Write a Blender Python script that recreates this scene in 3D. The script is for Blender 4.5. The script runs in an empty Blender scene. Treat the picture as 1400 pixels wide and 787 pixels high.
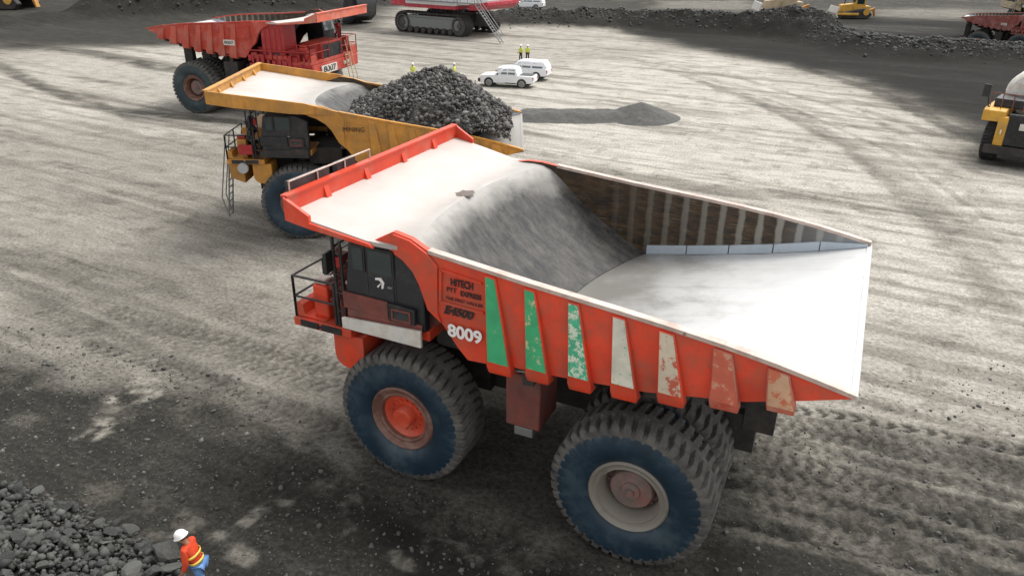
import bpy, bmesh, math, random
import numpy as np
from math import sin, cos, pi, radians, sqrt, atan2
from mathutils import Vector, Matrix

S = bpy.context.scene
COL = S.collection
random.seed(7)
rng = np.random.default_rng(7)

# ------------------------------------------------------------------ camera numbers
CAM = np.array([3.1426, -16.9468, 12.9337])
YAW, PITCH, ROLL, FPX = -0.43261, -0.43732, 0.00957, 1033.92
def cam_axes():
    a, b, c = YAW, PITCH, ROLL
    f = np.array([sin(a)*cos(b), cos(a)*cos(b), sin(b)])
    r = np.array([cos(a), -sin(a), 0.0]); u = np.cross(r, f)
    return r*cos(c)+u*sin(c), -r*sin(c)+u*cos(c), f
CR, CU, CF = cam_axes()
def gp(u, v, z=0.0):
    """point of the ground seen at a pixel of the 1400x787 photograph (used to measure where things stand)"""
    d = CF + CR*(u-700)/FPX + CU*(393.5-v)/FPX
    t = (z-CAM[2])/d[2]
    q = CAM+t*d
    return float(q[0]), float(q[1])

# ------------------------------------------------------------------ noise
def vnoise(x, y, seed=0):
    xi = np.floor(x).astype(np.int64); yi = np.floor(y).astype(np.int64)
    fx = x-xi; fy = y-yi
    fx = fx*fx*(3-2*fx); fy = fy*fy*(3-2*fy)
    def h(a, b):
        n = (a*374761393 + b*668265263 + seed*974634777) & 0xffffffff
        n = ((n ^ (n >> 13))*1274126177) & 0xffffffff
        n = n ^ (n >> 16)
        return (n & 0xffff)/65535.0
    return (h(xi, yi)*(1-fx)+h(xi+1, yi)*fx)*(1-fy)+(h(xi, yi+1)*(1-fx)+h(xi+1, yi+1)*fx)*fy
def fbm(x, y, o=4, seed=0):
    s = 0; a = .5; t = 0
    for i in range(o):
        s = s+a*vnoise(x*2**i, y*2**i, seed+i*17); t += a; a *= .5
    return s/t
def sstep(a, b, x):
    t = np.clip((x-a)/(b-a), 0, 1); return t*t*(3-2*t)

# ------------------------------------------------------------------ materials
def newmat(name):
    m = bpy.data.materials.new(name); m.use_nodes = True
    nt = m.node_tree; b = nt.nodes['Principled BSDF']
    return m, nt, b
def N(nt, t, **kw):
    n = nt.nodes.new(t)
    for k, v in kw.items():
        if k in n.inputs: n.inputs[k].default_value = v
        else: setattr(n, k, v)
    return n
def ramp(nt, a, b, ca=(0,0,0,1), cb=(1,1,1,1)):
    n = nt.nodes.new('ShaderNodeValToRGB')
    n.color_ramp.elements[0].position = a; n.color_ramp.elements[0].color = ca
    n.color_ramp.elements[1].position = b; n.color_ramp.elements[1].color = cb
    return n
def c4(c): return (c[0], c[1], c[2], 1)
def mix(nt, fac, a, b, t='MIX'):
    n = nt.nodes.new('ShaderNodeMix'); n.data_type = 'RGBA'; n.blend_type = t
    L = nt.links
    for i, v in ((0, fac), (6, a), (7, b)):
        if hasattr(v, 'is_output'): L.new(v, n.inputs[i])
        elif i == 0: n.inputs[0].default_value = v
        else: n.inputs[i].default_value = c4(v)
    return n.outputs[2]
def M(name, col, rough=.5, metal=0, var=.25, vscale=1.2, dirt=(.16, .14, .12), damt=.35, dscale=1.5, bump=.15, bscale=30,
      streak=None, chips=None, stretch=(1, 1, 1), fade=None):
    m, nt, b = newmat(name); L = nt.links
    tc = N(nt, 'ShaderNodeTexCoord')
    mp = N(nt, 'ShaderNodeMapping'); mp.inputs['Scale'].default_value = stretch
    L.new(tc.outputs['Object'], mp.inputs[0]); co = mp.outputs[0]
    n1 = N(nt, 'ShaderNodeTexNoise', Scale=vscale, Detail=6, Roughness=.6); L.new(co, n1.inputs['Vector'])
    r1 = ramp(nt, .3, .7); L.new(n1.outputs['Fac'], r1.inputs[0])
    lo = tuple(c*(1-var) for c in col); hi = tuple(min(1, c*(1+var*.5)) for c in col)
    base = mix(nt, r1.outputs[0], lo, hi)
    if damt > 0:
        n2 = N(nt, 'ShaderNodeTexNoise', Scale=dscale, Detail=9, Roughness=.7); L.new(co, n2.inputs['Vector'])
        r2 = ramp(nt, .62-damt*.35, .82-damt*.2); L.new(n2.outputs['Fac'], r2.inputs[0])
        base = mix(nt, r2.outputs[0], base, mix(nt, .75, base, dirt))
    if chips:
        n3 = N(nt, 'ShaderNodeTexNoise', Scale=chips[1], Detail=8, Roughness=.75); L.new(co, n3.inputs['Vector'])
        r3 = ramp(nt, chips[2], chips[2]+.04); L.new(n3.outputs['Fac'], r3.inputs[0])
        base = mix(nt, r3.outputs[0], base, chips[0])
    if streak:
        m2 = N(nt, 'ShaderNodeMapping'); m2.inputs['Scale'].default_value = streak[1]
        L.new(tc.outputs['Object'], m2.inputs[0])
        n4 = N(nt, 'ShaderNodeTexNoise', Scale=1.0, Detail=6, Roughness=.65); L.new(m2.outputs[0], n4.inputs['Vector'])
        r4 = ramp(nt, streak[2], streak[3]); L.new(n4.outputs['Fac'], r4.inputs[0])
        base = mix(nt, r4.outputs[0], base, streak[0])
    if fade:      # second colour thinning out along the x axis of the part, from fade[1] (thick) to fade[2] (none)
        sx = N(nt, 'ShaderNodeSeparateXYZ'); L.new(tc.outputs['Object'], sx.inputs[0])
        n6 = N(nt, 'ShaderNodeTexNoise', Scale=.9, Detail=7, Roughness=.65); L.new(tc.outputs['Object'], n6.inputs['Vector'])
        w = abs(fade[2]-fade[1])
        ma = N(nt, 'ShaderNodeMath', operation='MULTIPLY_ADD'); ma.inputs[1].default_value = w*1.6; ma.inputs[2].default_value = -w*.8; L.new(n6.outputs['Fac'], ma.inputs[0])
        ad = N(nt, 'ShaderNodeMath', operation='ADD'); L.new(ma.outputs[0], ad.inputs[0]); L.new(sx.outputs['X'], ad.inputs[1])
        mr = N(nt, 'ShaderNodeMapRange'); mr.interpolation_type = 'SMOOTHSTEP'; mr.inputs['From Min'].default_value = fade[2]; mr.inputs['From Max'].default_value = fade[1]; L.new(ad.outputs[0], mr.inputs['Value'])
        mr.inputs['To Max'].default_value = .9
        base = mix(nt, mr.outputs[0], base, fade[0])
    L.new(base, b.inputs['Base Color'])
    b.inputs['Roughness'].default_value = rough; b.inputs['Metallic'].default_value = metal
    if bump > 0:
        n5 = N(nt, 'ShaderNodeTexNoise', Scale=bscale, Detail=5, Roughness=.65); L.new(co, n5.inputs['Vector'])
        bp = N(nt, 'ShaderNodeBump', Strength=bump, Distance=.02); L.new(n5.outputs['Fac'], bp.inputs['Height'])
        L.new(bp.outputs[0], b.inputs['Normal'])
    return m

MAT = {}
MAT['orange'] = M('orange_paint', (.70, .058, .020), .5, 0, .32, .9, (.24, .10, .06), .52, 1.4, .08, 14, streak=((.40, .10, .06), (2.2, 2.2, .35), .58, .78))
MAT['orange_lip'] = M('orange_lip_paint', (.64, .048, .014), .5, 0, .2, .9, (.4, .2, .14), .3, 1.1, .08, 14)
MAT['orange_worn'] = M('worn_orange_paint', (.50, .07, .035), .6, 0, .35, 1.5, (.42, .3, .22), .55, 1.6, .12, 14)
MAT['red_old'] = M('faded_red_paint', (.46, .040, .020), .6, 0, .3, .8, (.45, .2, .15), .4, 1.2, .1, 14, streak=((.30, .12, .09), (2, 2, .3), .58, .8))
MAT['salmon_dark'] = M('lit_red_rib_paint', (.47, .075, .042), .6, 0, .3, .9, (.4, .2, .15), .4, 1.2, .1, 14)  # ribs lightened against the wall red, in place of shade between them
MAT['salmon'] = M('sun_bleached_red_paint', (.62, .13, .075), .6, 0, .25, .9, (.5, .33, .26), .4, 1.1, .1, 14)
MAT['yellow'] = M('yellow_paint', (.56, .26, .040), .55, 0, .3, .9, (.22, .13, .06), .5, 1.0, .1, 14, streak=((.26, .085, .04), (2, 2, .4), .56, .75))
MAT['yellow2'] = M('bright_yellow_paint', (.60, .32, .035), .55, 0, .25, .9, (.3, .2, .1), .4, 1.0, .1, 14)
MAT['tan'] = M('dusty_tan_paint', (.50, .40, .26), .7, 0, .3, .8, (.3, .22, .13), .4, 1.1, .1, 14)
MAT['canopy'] = M('dusty_steel_canopy', (.49, .44, .405), .5, .0, .12, .45, (.36, .325, .29), .50, .38, .06, 8, streak=((.47, .45, .42), (.35, 2.2, 1), .54, .78), fade=((.31, .295, .27), -5.5, -6.9))
MAT['canopy_pink'] = MAT['canopy']
MAT['floor'] = M('polished_steel_floor', (.60, .60, .59), .34, .25, .12, .5, (.34, .33, .31), .36, .45, .05, 9, streak=((.44, .44, .42), (.30, 3.5, 1), .52, .80), fade=((.19, .18, .162), -2.6, 1.6))  # greyer towards the headboard, paler towards the tail
MAT['liner'] = M('pale_liner_plate', (.46, .52, .58), .45, .1, .15, 2, (.3, .3, .3), .3, 2, .04, 14)
MAT['rail'] = M('worn_pale_rail', (.55, .44, .38), .55, 0, .3, 1.5, (.25, .13, .09), .45, 2.2, .1, 14, chips=((.10, .07, .05), 3.0, .64))
MAT['tan_dark'] = M('grey_brown_scab', (.16, .13, .11), .8, 0, .4, 6, (.08, .06, .05), .5, 6, .2, 20)
MAT['black'] = M('black_paint', (.018, .018, .02), .5, 0, .3, 2, (.07, .065, .06), .35, 2, .08, 20)
MAT['darkgrey'] = M('charcoal_panel', (.019, .021, .026), .45, 0, .2, 1.5, (.09, .085, .08), .3, 1.5, .04, 20)
MAT['chassis'] = M('grimy_chassis', (.030, .027, .025), .8, 0, .4, 2, (.08, .065, .055), .5, 1.5, .3, 9)
MAT['rust'] = M('rusty_red_steel', (.20, .055, .042), .75, 0, .35, 2, (.10, .07, .06), .45, 2.5, .2, 15)
MAT['white'] = M('off_white_paint', (.62, .60, .55), .55, 0, .15, 2, (.40, .30, .20), .45, 2.2, .06, 20)
MAT['clean_white'] = M('white_paint', (.78, .79, .80), .35, 0, .06, 2, (.5, .48, .45), .2, 2, .0, 20)
MAT['grey_steel'] = M('grey_steel', (.22, .23, .22), .55, .3, .25, 2, (.12, .11, .1), .4, 2, .1, 20)
MAT['trackgrey'] = M('dirty_track_steel', (.09, .085, .08), .7, .2, .35, 2, (.05, .05, .045), .5, 2, .2, 12)
MAT['palesteel'] = M('pale_grey_steel', (.45, .47, .47), .5, .2, .2, 2, (.25, .24, .22), .4, 2, .1, 20)
MAT['rubber'] = M('dusty_tread_rubber', (.075, .070, .064), .9, 0, .4, 1.6, (.17, .16, .14), .5, 2.0, .35, 16)
MAT['darkrubber'] = M('dark_rubber', (.02, .02, .021), .85, 0, .3, 2, (.07, .066, .06), .4, 2, .25, 16)
MAT['sidewall'] = M('wet_blue_black_sidewall', (.009, .029, .050), .5, 0, .45, 1.3, (.075, .095, .10), .40, 1.2, .12, 18)
MAT['sidewall_teal'] = M('teal_black_sidewall', (.018, .036, .042), .6, 0, .35, 1.3, (.08, .09, .09), .4, 1.2, .12, 18)
MAT['rim_rust'] = M('brown_rim_flange', (.17, .075, .055), .65, 0, .35, 3, (.22, .16, .12), .45, 3, .15, 20)
MAT['rim_beige'] = M('beige_rim_flange', (.26, .235, .20), .6, .1, .3, 2.5, (.16, .14, .12), .5, 2.5, .12, 20)
MAT['hub_orange'] = M('orange_hub', (.62, .07, .028), .5, 0, .25, 2.5, (.42, .16, .11), .45, 2.2, .08, 20)
MAT['hub_pink'] = M('dusty_pink_hub', (.19, .145, .125), .65, 0, .3, 3, (.30, .05, .04), .5, 2.4, .12, 20)
MAT['glass'] = M('dark_cab_glass', (.016, .032, .036), .08, 0, .2, 3, (.05, .05, .05), .0, 2, 0)
MAT['pale_glass'] = M('sky_lit_windscreen', (.30, .38, .40), .12, 0, .2, 1.5, (.1, .1, .1), .0, 2, 0)
MAT['car_glass'] = M('grey_car_glass', (.10, .14, .155), .1, 0, .2, 3, (.05, .05, .05), .0, 2, 0)
MAT['lamp'] = M('lamp_lens', (.75, .72, .62), .2, 0, .1, 3, (.3, .3, .3), 0, 2, 0)
MAT['ink'] = M('black_lettering', (.02, .012, .012), .6, 0, .2, 4, (.2, .05, .04), .2, 5, 0)
MAT['white_ink'] = M('white_lettering', (.80, .78, .76), .6, 0, .1, 4, (.5, .4, .38), .2, 5, 0)
MAT['redbright'] = M('bright_red_paint', (.36, .016, .016), .45, 0, .2, 2, (.2, .08, .07), .3, 2, .05, 20)
MAT['redwhite'] = M('crimson_paint', (.45, .03, .05), .5, 0, .2, 2, (.5, .2, .2), .3, 2, .05, 20)

def paint_patch(name, a, bcol, t, sc=5):
    return M(name, a, .65, 0, .2, 3, (.1, .1, .1), .0, 2, .08, 20, chips=(bcol, sc, t))
GREEN = (.045, .38, .16)
MAT['p1'] = paint_patch('green_patch', GREEN, (.50, .55, .40), .63, 4)
MAT['p2'] = paint_patch('green_patch_flaking', GREEN, (.50, .50, .28), .58, 3.6)
MAT['p3'] = paint_patch('green_patch_half_flaked', (.06, .42, .24), (.60, .66, .52), .50, 7)
MAT['p4'] = paint_patch('white_patch_flecked_green', (.62, .60, .50), (.12, .38, .20), .58, 9)
MAT['p5'] = paint_patch('white_patch_worn_to_orange', (.58, .50, .38), (.46, .09, .045), .52, 1.7)
MAT['p6'] = paint_patch('orange_patch_bleached', (.52, .11, .06), (.50, .27, .17), .54, 3)
MAT['p7'] = paint_patch('tan_patch_worn', (.50, .30, .18), (.48, .12, .055), .53, 2.5)

def headboard_mat():
    m, nt, b = newmat('scoured_headboard_steel'); L = nt.links
    tc = N(nt, 'ShaderNodeTexCoord')
    mp = N(nt, 'ShaderNodeMapping'); mp.inputs['Scale'].default_value = (.55, 1.5, .55); L.new(tc.outputs['Object'], mp.inputs[0])
    n = N(nt, 'ShaderNodeTexNoise', Scale=2.2, Detail=12, Roughness=.74); L.new(mp.outputs[0], n.inputs['Vector'])
    r = ramp(nt, .42, .66, (.010, .010, .011, 1), (.070, .064, .055, 1)); L.new(n.outputs['Fac'], r.inputs[0])
    # paler near the top edge, to blend into the canopy colour
    sx = N(nt, 'ShaderNodeSeparateXYZ'); L.new(tc.outputs['Object'], sx.inputs[0])
    n2 = N(nt, 'ShaderNodeTexNoise', Scale=.9, Detail=6, Roughness=.65); L.new(tc.outputs['Object'], n2.inputs['Vector'])
    ma = N(nt, 'ShaderNodeMath', operation='MULTIPLY_ADD'); ma.inputs[1].default_value = 1.1; L.new(n2.outputs['Fac'], ma.inputs[0]); L.new(sx.outputs['Z'], ma.inputs[2])
    rz = ramp(nt, 0, 1); L.new(N(nt, 'ShaderNodeMapRange').outputs[0], rz.inputs[0])
    mr = [x for x in nt.nodes if x.type == 'MAP_RANGE'][0]
    mr.inputs['From Min'].default_value = 6.55; mr.inputs['From Max'].default_value = 7.15; L.new(ma.outputs[0], mr.inputs['Value'])
    base = mix(nt, rz.outputs[0], r.outputs[0], (.30, .285, .26))
    n3 = N(nt, 'ShaderNodeTexNoise', Scale=3.5, Detail=9, Roughness=.75); L.new(tc.outputs['Object'], n3.inputs['Vector'])
    r3 = ramp(nt, .5, .68); L.new(n3.outputs['Fac'], r3.inputs[0])
    base = mix(nt, r3.outputs[0], base, mix(nt, .35, base, (.14, .122, .10)))
    L.new(base, b.inputs['Base Color']); b.inputs['Roughness'].default_value = .6
    bp = N(nt, 'ShaderNodeBump', Strength=.25, Distance=.03); L.new(n3.outputs['Fac'], bp.inputs['Height']); L.new(bp.outputs[0], b.inputs['Normal'])
    return m
MAT['headboard'] = headboard_mat()
def innerwall_mat():
    m, nt, b = newmat('rust_brown_inner_wall'); L = nt.links
    tc = N(nt, 'ShaderNodeTexCoord')
    sx = N(nt, 'ShaderNodeSeparateXYZ'); L.new(tc.outputs['Object'], sx.inputs[0])
    mp = N(nt, 'ShaderNodeMapping'); mp.inputs['Scale'].default_value = (.9, 1, 3.2); L.new(tc.outputs['Object'], mp.inputs[0])
    n = N(nt, 'ShaderNodeTexNoise', Scale=1.8, Detail=10, Roughness=.75); L.new(mp.outputs[0], n.inputs['Vector'])
    r = ramp(nt, .36, .66, (.007, .006, .004, 1), (.085, .048, .021, 1)); L.new(n.outputs['Fac'], r.inputs[0])
    # scoured bands over the outer ribs, paler towards the tail
    wv = N(nt, 'ShaderNodeMath', operation='MULTIPLY'); wv.inputs[1].default_value = 2*pi/.52; L.new(sx.outputs['X'], wv.inputs[0])
    n2 = N(nt, 'ShaderNodeTexNoise', Scale=2.2, Detail=6, Roughness=.7); L.new(tc.outputs['Object'], n2.inputs['Vector'])
    wa = N(nt, 'ShaderNodeMath', operation='MULTIPLY_ADD'); wa.inputs[1].default_value = 2.0; L.new(n2.outputs['Fac'], wa.inputs[0]); L.new(wv.outputs[0], wa.inputs[2])
    ws = N(nt, 'ShaderNodeMath', operation='SINE'); L.new(wa.outputs[0], ws.inputs[0])
    mr = N(nt, 'ShaderNodeMapRange'); mr.inputs['From Min'].default_value = .25; mr.inputs['From Max'].default_value = .8; L.new(ws.outputs[0], mr.inputs['Value'])
    mx = N(nt, 'ShaderNodeMapRange'); mx.inputs['From Min'].default_value = -3.6; mx.inputs['From Max'].default_value = 2.6; L.new(sx.outputs['X'], mx.inputs['Value'])
    mu = N(nt, 'ShaderNodeMath', operation='MULTIPLY'); L.new(mr.outputs[0], mu.inputs[0]); L.new(mx.outputs[0], mu.inputs[1])
    mu2 = N(nt, 'ShaderNodeMath', operation='MULTIPLY'); mu2.inputs[1].default_value = .85; L.new(mu.outputs[0], mu2.inputs[0])
    base = mix(nt, mu2.outputs[0], r.outputs[0], (.30, .29, .25))
    mt = N(nt, 'ShaderNodeMapRange'); mt.inputs['From Min'].default_value = 1.6; mt.inputs['From Max'].default_value = 3.9; L.new(sx.outputs['X'], mt.inputs['Value'])
    base = mix(nt, mt.outputs[0], base, (.27, .29, .30))
    # thin scratches
    m3 = N(nt, 'ShaderNodeMapping'); m3.inputs['Scale'].default_value = (1.1, 1, 14); m3.inputs['Rotation'].default_value = (0, .35, 0); L.new(tc.outputs['Object'], m3.inputs[0])
    n4 = N(nt, 'ShaderNodeTexNoise', Scale=1.6, Detail=4, Roughness=.6); L.new(m3.outputs[0], n4.inputs['Vector'])
    r4 = ramp(nt, .60, .68); L.new(n4.outputs['Fac'], r4.inputs[0])
    base = mix(nt, r4.outputs[0], base, mix(nt, .4, base, (.28, .25, .17)))
    L.new(base, b.inputs['Base Color']); b.inputs['Roughness'].default_value = .6
    bp = N(nt, 'ShaderNodeBump', Strength=.4, Distance=.04); L.new(ws.outputs[0], bp.inputs['Height']); L.new(bp.outputs[0], b.inputs['Normal'])
    return m
MAT['innerwall'] = innerwall_mat()
def rock_mat(name, a, b_, c):
    m, nt, b = newmat(name); L = nt.links
    tc = N(nt, 'ShaderNodeTexCoord'); g = N(nt, 'ShaderNodeNewGeometry'); oi = N(nt, 'ShaderNodeObjectInfo')
    ad = N(nt, 'ShaderNodeMath', operation='ADD'); L.new(g.outputs['Random Per Island'], ad.inputs[0]); L.new(oi.outputs['Random'], ad.inputs[1])
    fr = N(nt, 'ShaderNodeMath', operation='FRACT'); L.new(ad.outputs[0], fr.inputs[0])
    r = ramp(nt, 0, 1, c4(a), c4(b_)); e = r.color_ramp.elements.new(.82); e.color = c4(tuple((x*.6+y*.4) for x, y in zip(a, b_)))
    L.new(fr.outputs[0], r.inputs[0])
    n = N(nt, 'ShaderNodeTexNoise', Scale=5, Detail=8, Roughness=.7); L.new(tc.outputs['Object'], n.inputs['Vector'])
    rr = ramp(nt, .45, .7); L.new(n.outputs['Fac'], rr.inputs[0])
    base = mix(nt, rr.outputs[0], r.outputs[0], mix(nt, .6, r.outputs[0], c))
    L.new(base, b.inputs['Base Color']); b.inputs['Roughness'].default_value = .75
    bp = N(nt, 'ShaderNodeBump', Strength=.5, Distance=.03); L.new(n.outputs['Fac'], bp.inputs['Height']); L.new(bp.outputs[0], b.inputs['Normal'])
    return m
MAT['rock'] = rock_mat('blasted_rock', (.017, .0158, .0145), (.215, .203, .187), (.15, .14, .128))
MAT['darkrock'] = rock_mat('dark_rock', (.012, .013, .012), (.105, .105, .094), (.10, .10, .088))
MAT['bermrock'] = rock_mat('berm_rock', (.012, .0125, .012), (.070, .07, .064), (.07, .07, .06))
MAT['pebble'] = rock_mat('pebble', (.035, .034, .03), (.17, .163, .145), (.14, .133, .118))
MAT['gravel'] = M('grey_gravel', (.066, .065, .06), .9, 0, .3, 3, (.11, .105, .095), .4, 4, .5, 20)

# ------------------------------------------------------------------ mesh builder
class MB:
    def __init__(s): s.v = []; s.f = []; s.m = []
    def add(s, v, f, mi=0):
        o = len(s.v); s.v += [tuple(p) for p in v]
        for q in f: s.f.append(tuple(i+o for i in q)); s.m.append(mi)
        return s
    def box(s, x0, x1, y0, y1, z0, z1, mi=0):
        v = [(x0,y0,z0),(x1,y0,z0),(x1,y1,z0),(x0,y1,z0),(x0,y0,z1),(x1,y0,z1),(x1,y1,z1),(x0,y1,z1)]
        return s.add(v, [(0,3,2,1),(4,5,6,7),(0,1,5,4),(1,2,6,5),(2,3,7,6),(3,0,4,7)], mi)
    def obox(s, c, size, rot=(0,0,0), mi=0):
        from mathutils import Euler
        R = Euler(rot).to_matrix(); hx, hy, hz = [a/2 for a in size]
        v = [Vector(c)+R@Vector(p) for p in ((-hx,-hy,-hz),(hx,-hy,-hz),(hx,hy,-hz),(-hx,hy,-hz),(-hx,-hy,hz),(hx,-hy,hz),(hx,hy,hz),(-hx,hy,hz))]
        return s.add(v, [(0,3,2,1),(4,5,6,7),(0,1,5,4),(1,2,6,5),(2,3,7,6),(3,0,4,7)], mi)
    def prism(s, poly, y0, y1, mi=0, mi0=None, mi1=None):
        """poly in (x,z) run from y0 to y1 (numbers or functions of x)"""
        fy0 = y0 if callable(y0) else (lambda x: y0); fy1 = y1 if callable(y1) else (lambda x: y1)
        n = len(poly)
        a = sum(poly[i][0]*poly[(i+1)%n][1]-poly[(i+1)%n][0]*poly[i][1] for i in range(n))
        if a < 0: poly = poly[::-1]
        v = [(x, fy0(x), z) for x, z in poly]+[(x, fy1(x), z) for x, z in poly]
        s.add(v, [], mi); o = len(s.v)-2*n
        flip = fy0(poly[0][0]) > fy1(poly[0][0])
        def put(q, m_):
            q = tuple(i+o for i in q); s.f.append(q[::-1] if flip else q); s.m.append(m_)
        put(tuple(range(n)), mi if mi0 is None else mi0)
        put(tuple(range(2*n-1, n-1, -1)), mi if mi1 is None else mi1)
        for i in range(n):
            j = (i+1) % n; put((i, i+n, j+n, j), mi)
        return s
    def tube(s, p0, p1, r, n=8, mi=0, r1=None):
        p0 = Vector(p0); p1 = Vector(p1); d = (p1-p0)
        if d.length < 1e-6: return s
        d.normalize(); a = d.orthogonal().normalized(); b = d.cross(a); r1 = r if r1 is None else r1
        v = []
        for p, rr in ((p0, r), (p1, r1)):
            for i in range(n):
                t = 2*pi*i/n; v.append(p+(a*cos(t)+b*sin(t))*rr)
        f = [(i, (i+1)%n, n+(i+1)%n, n+i) for i in range(n)]+[tuple(range(n))[::-1], tuple(range(n, 2*n))]
        return s.add(v, f, mi)
    def path(s, pts, r, n=8, mi=0):
        for a, b in zip(pts[:-1], pts[1:]): s.tube(a, b, r, n, mi)
        return s
    def lathe(s, prof, n=48, mi=0, mis=None, c=(0,0,0), cap=False):
        """prof (r,y) round the y axis; -y is the outer side"""
        v = []; f = []
        for r, y in prof:
            for i in range(n):
                t = 2*pi*i/n; v.append((c[0]+r*cos(t), c[1]+y, c[2]+r*sin(t)))
        o = len(s.v); s.v += v
        for k in range(len(prof)-1):
            for i in range(n):
                j = (i+1) % n
                s.f.append((o+k*n+i, o+k*n+j, o+(k+1)*n+j, o+(k+1)*n+i)); s.m.append(mis[k] if mis else mi)
        if cap:
            s.f.append(tuple(o+i for i in range(n))[::-1]); s.m.append(mi)
            k = len(prof)-1
            s.f.append(tuple(o+k*n+i for i in range(n))); s.m.append(mi)
        return s
    def sweep(s, prof, thick, y0, y1, ny=24, mi=0, shift=None):
        """a bent plate: prof (x,z) run across y, thick metres downward"""
        n = len(prof); v = []
        top = []
        for k, (x, z) in enumerate(prof):
            a = prof[max(0, k-1)]; b = prof[min(n-1, k+1)]
            dx, dz = b[0]-a[0], b[1]-a[1]; l = sqrt(dx*dx+dz*dz) or 1
            top.append(((x, z), (x+dz/l*thick, z-dx/l*thick)))
        fy0 = y0 if callable(y0) else (lambda x: y0); fy1 = y1 if callable(y1) else (lambda x: y1)
        for side in (0, 1):
            for k in range(n):
                x, z = top[k][side]
                for j in range(ny+1):
                    t = j/ny; yy = fy0(prof[k][0])*(1-t)+fy1(prof[k][0])*t
                    dx, dz = shift(k/(n-1), 2*t-1) if shift else (0, 0)
                    v.append((x+dx, yy, z+dz))
        W = ny+1; B = n*W; f = []
        for k in range(n-1):
            for j in range(ny):
                a = k*W+j; f.append((a, a+W, a+W+1, a+1)); f.append((B+a, B+a+1, B+a+W+1, B+a+W))
        for k in range(n-1):
            f.append((k*W, B+k*W, B+(k+1)*W, (k+1)*W)); a = k*W+ny; f.append((a, a+W, B+a+W, B+a))
        for j in range(ny):
            f.append((j, j+1, B+j+1, B+j)); a = (n-1)*W+j; f.append((a, B+a, B+a+1, a+1))
        return s.add(v, f, mi)
    def build(s, name, mats, parent=None, bevel=0, angle=35, recalc=False, loc=None):
        me = bpy.data.meshes.new(name); me.from_pydata([tuple(p) for p in s.v], [], s.f)
        if not isinstance(mats, (list, tuple)): mats = [mats]
        for m in mats: me.materials.append(MAT[m] if isinstance(m, str) else m)
        me.polygons.foreach_set('material_index', s.m)
        if recalc:
            bm = bmesh.new(); bm.from_mesh(me); bmesh.ops.recalc_face_normals(bm, faces=bm.faces); bm.to_mesh(me); bm.free()
        me.update(); me.polygons.foreach_set('use_smooth', [True]*len(me.polygons)); me.set_sharp_from_angle(angle=radians(angle))
        o = bpy.data.objects.new(name, me); COL.objects.link(o)
        if parent: o.parent = parent
        if loc: o.location = loc
        if bevel:
            b = o.modifiers.new('bevel', 'BEVEL'); b.width = bevel; b.segments = 2; b.limit_method = 'ANGLE'; b.angle_limit = radians(40)
        return o
def tag(o, label=None, cat=None, group=None, kind=None):
    if label: o['label'] = label
    if cat: o['category'] = cat
    if group: o['group'] = group
    if kind: o['kind'] = kind
    return o
def thing(name, label, cat, loc=(0,0,0), rz=0, group=None, sc=1):
    o = bpy.data.objects.new(name, None); COL.objects.link(o); o.empty_display_size = .5
    o.location = loc; o.rotation_euler = (0, 0, rz); o.scale = (sc, sc, sc)
    return tag(o, label, cat, group)
def dup(o, parent=None, loc=None, rz=None, label=None, sc=None):
    c = o.copy(); COL.objects.link(c)
    if parent is not None: c.parent = parent
    if loc: c.location = loc
    if rz is not None: c.rotation_euler = (0, 0, rz)
    if sc: c.scale = (sc, sc, sc)
    if label: c['label'] = label
    for ch in list(o.children): dup(ch, c)
    return c
def text(name, body, size, loc, rot, mat, parent, width=None, shear=0, bold=0, ext=.004):
    cu = bpy.data.curves.new(name, 'FONT'); cu.body = body; cu.size = size; cu.extrude = ext; cu.shear = shear; cu.offset = bold
    cu.align_x = 'CENTER'; cu.align_y = 'CENTER'
    t = bpy.data.objects.new(name, cu); COL.objects.link(t)
    bpy.context.view_layer.update()
    dg = bpy.context.evaluated_depsgraph_get()
    me = bpy.data.meshes.new_from_object(t.evaluated_get(dg)); bpy.data.objects.remove(t)
    xs = [v.co.x for v in me.vertices]; w = max(xs)-min(xs)
    if width:
        k = width/w
        for v in me.vertices: v.co.x *= k
    me.name = name; me.materials.clear(); me.materials.append(MAT[mat])
    o = bpy.data.objects.new(name, me); COL.objects.link(o); o.parent = parent; o.location = loc; o.rotation_euler = rot
    return o

# ------------------------------------------------------------------ rocks
def rock_arr(seed, sub=2):
    bm = bmesh.new(); bmesh.ops.create_icosphere(bm, subdivisions=sub, radius=1)
    r = random.Random(seed)
    pl = []
    for _ in range(13):
        d = Vector((r.gauss(0,1), r.gauss(0,1), r.gauss(0,1))).normalized(); pl.append((d, r.uniform(.42, .78)))
    sc = (r.uniform(.8, 1.25), r.uniform(.65, 1.0), r.uniform(.5, .85))
    for v in bm.verts:
        p = v.co.copy()
        for d, h in pl:
            k = p.dot(d)
            if k > h: p -= d*(k-h)
        p *= 1.25+r.uniform(-.02, .02)
        v.co = Vector((p.x*sc[0], p.y*sc[1], p.z*sc[2]))
    bm.verts.ensure_lookup_table()
    v = np.array([tuple(x.co) for x in bm.verts]); f = np.array([[x.index for x in q.verts] for q in bm.faces]); bm.free()
    return v, f
ROCK1 = [rock_arr(100+i, 1) for i in range(14)]
ROCK2 = [rock_arr(200+i, 2) for i in range(14)]
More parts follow.
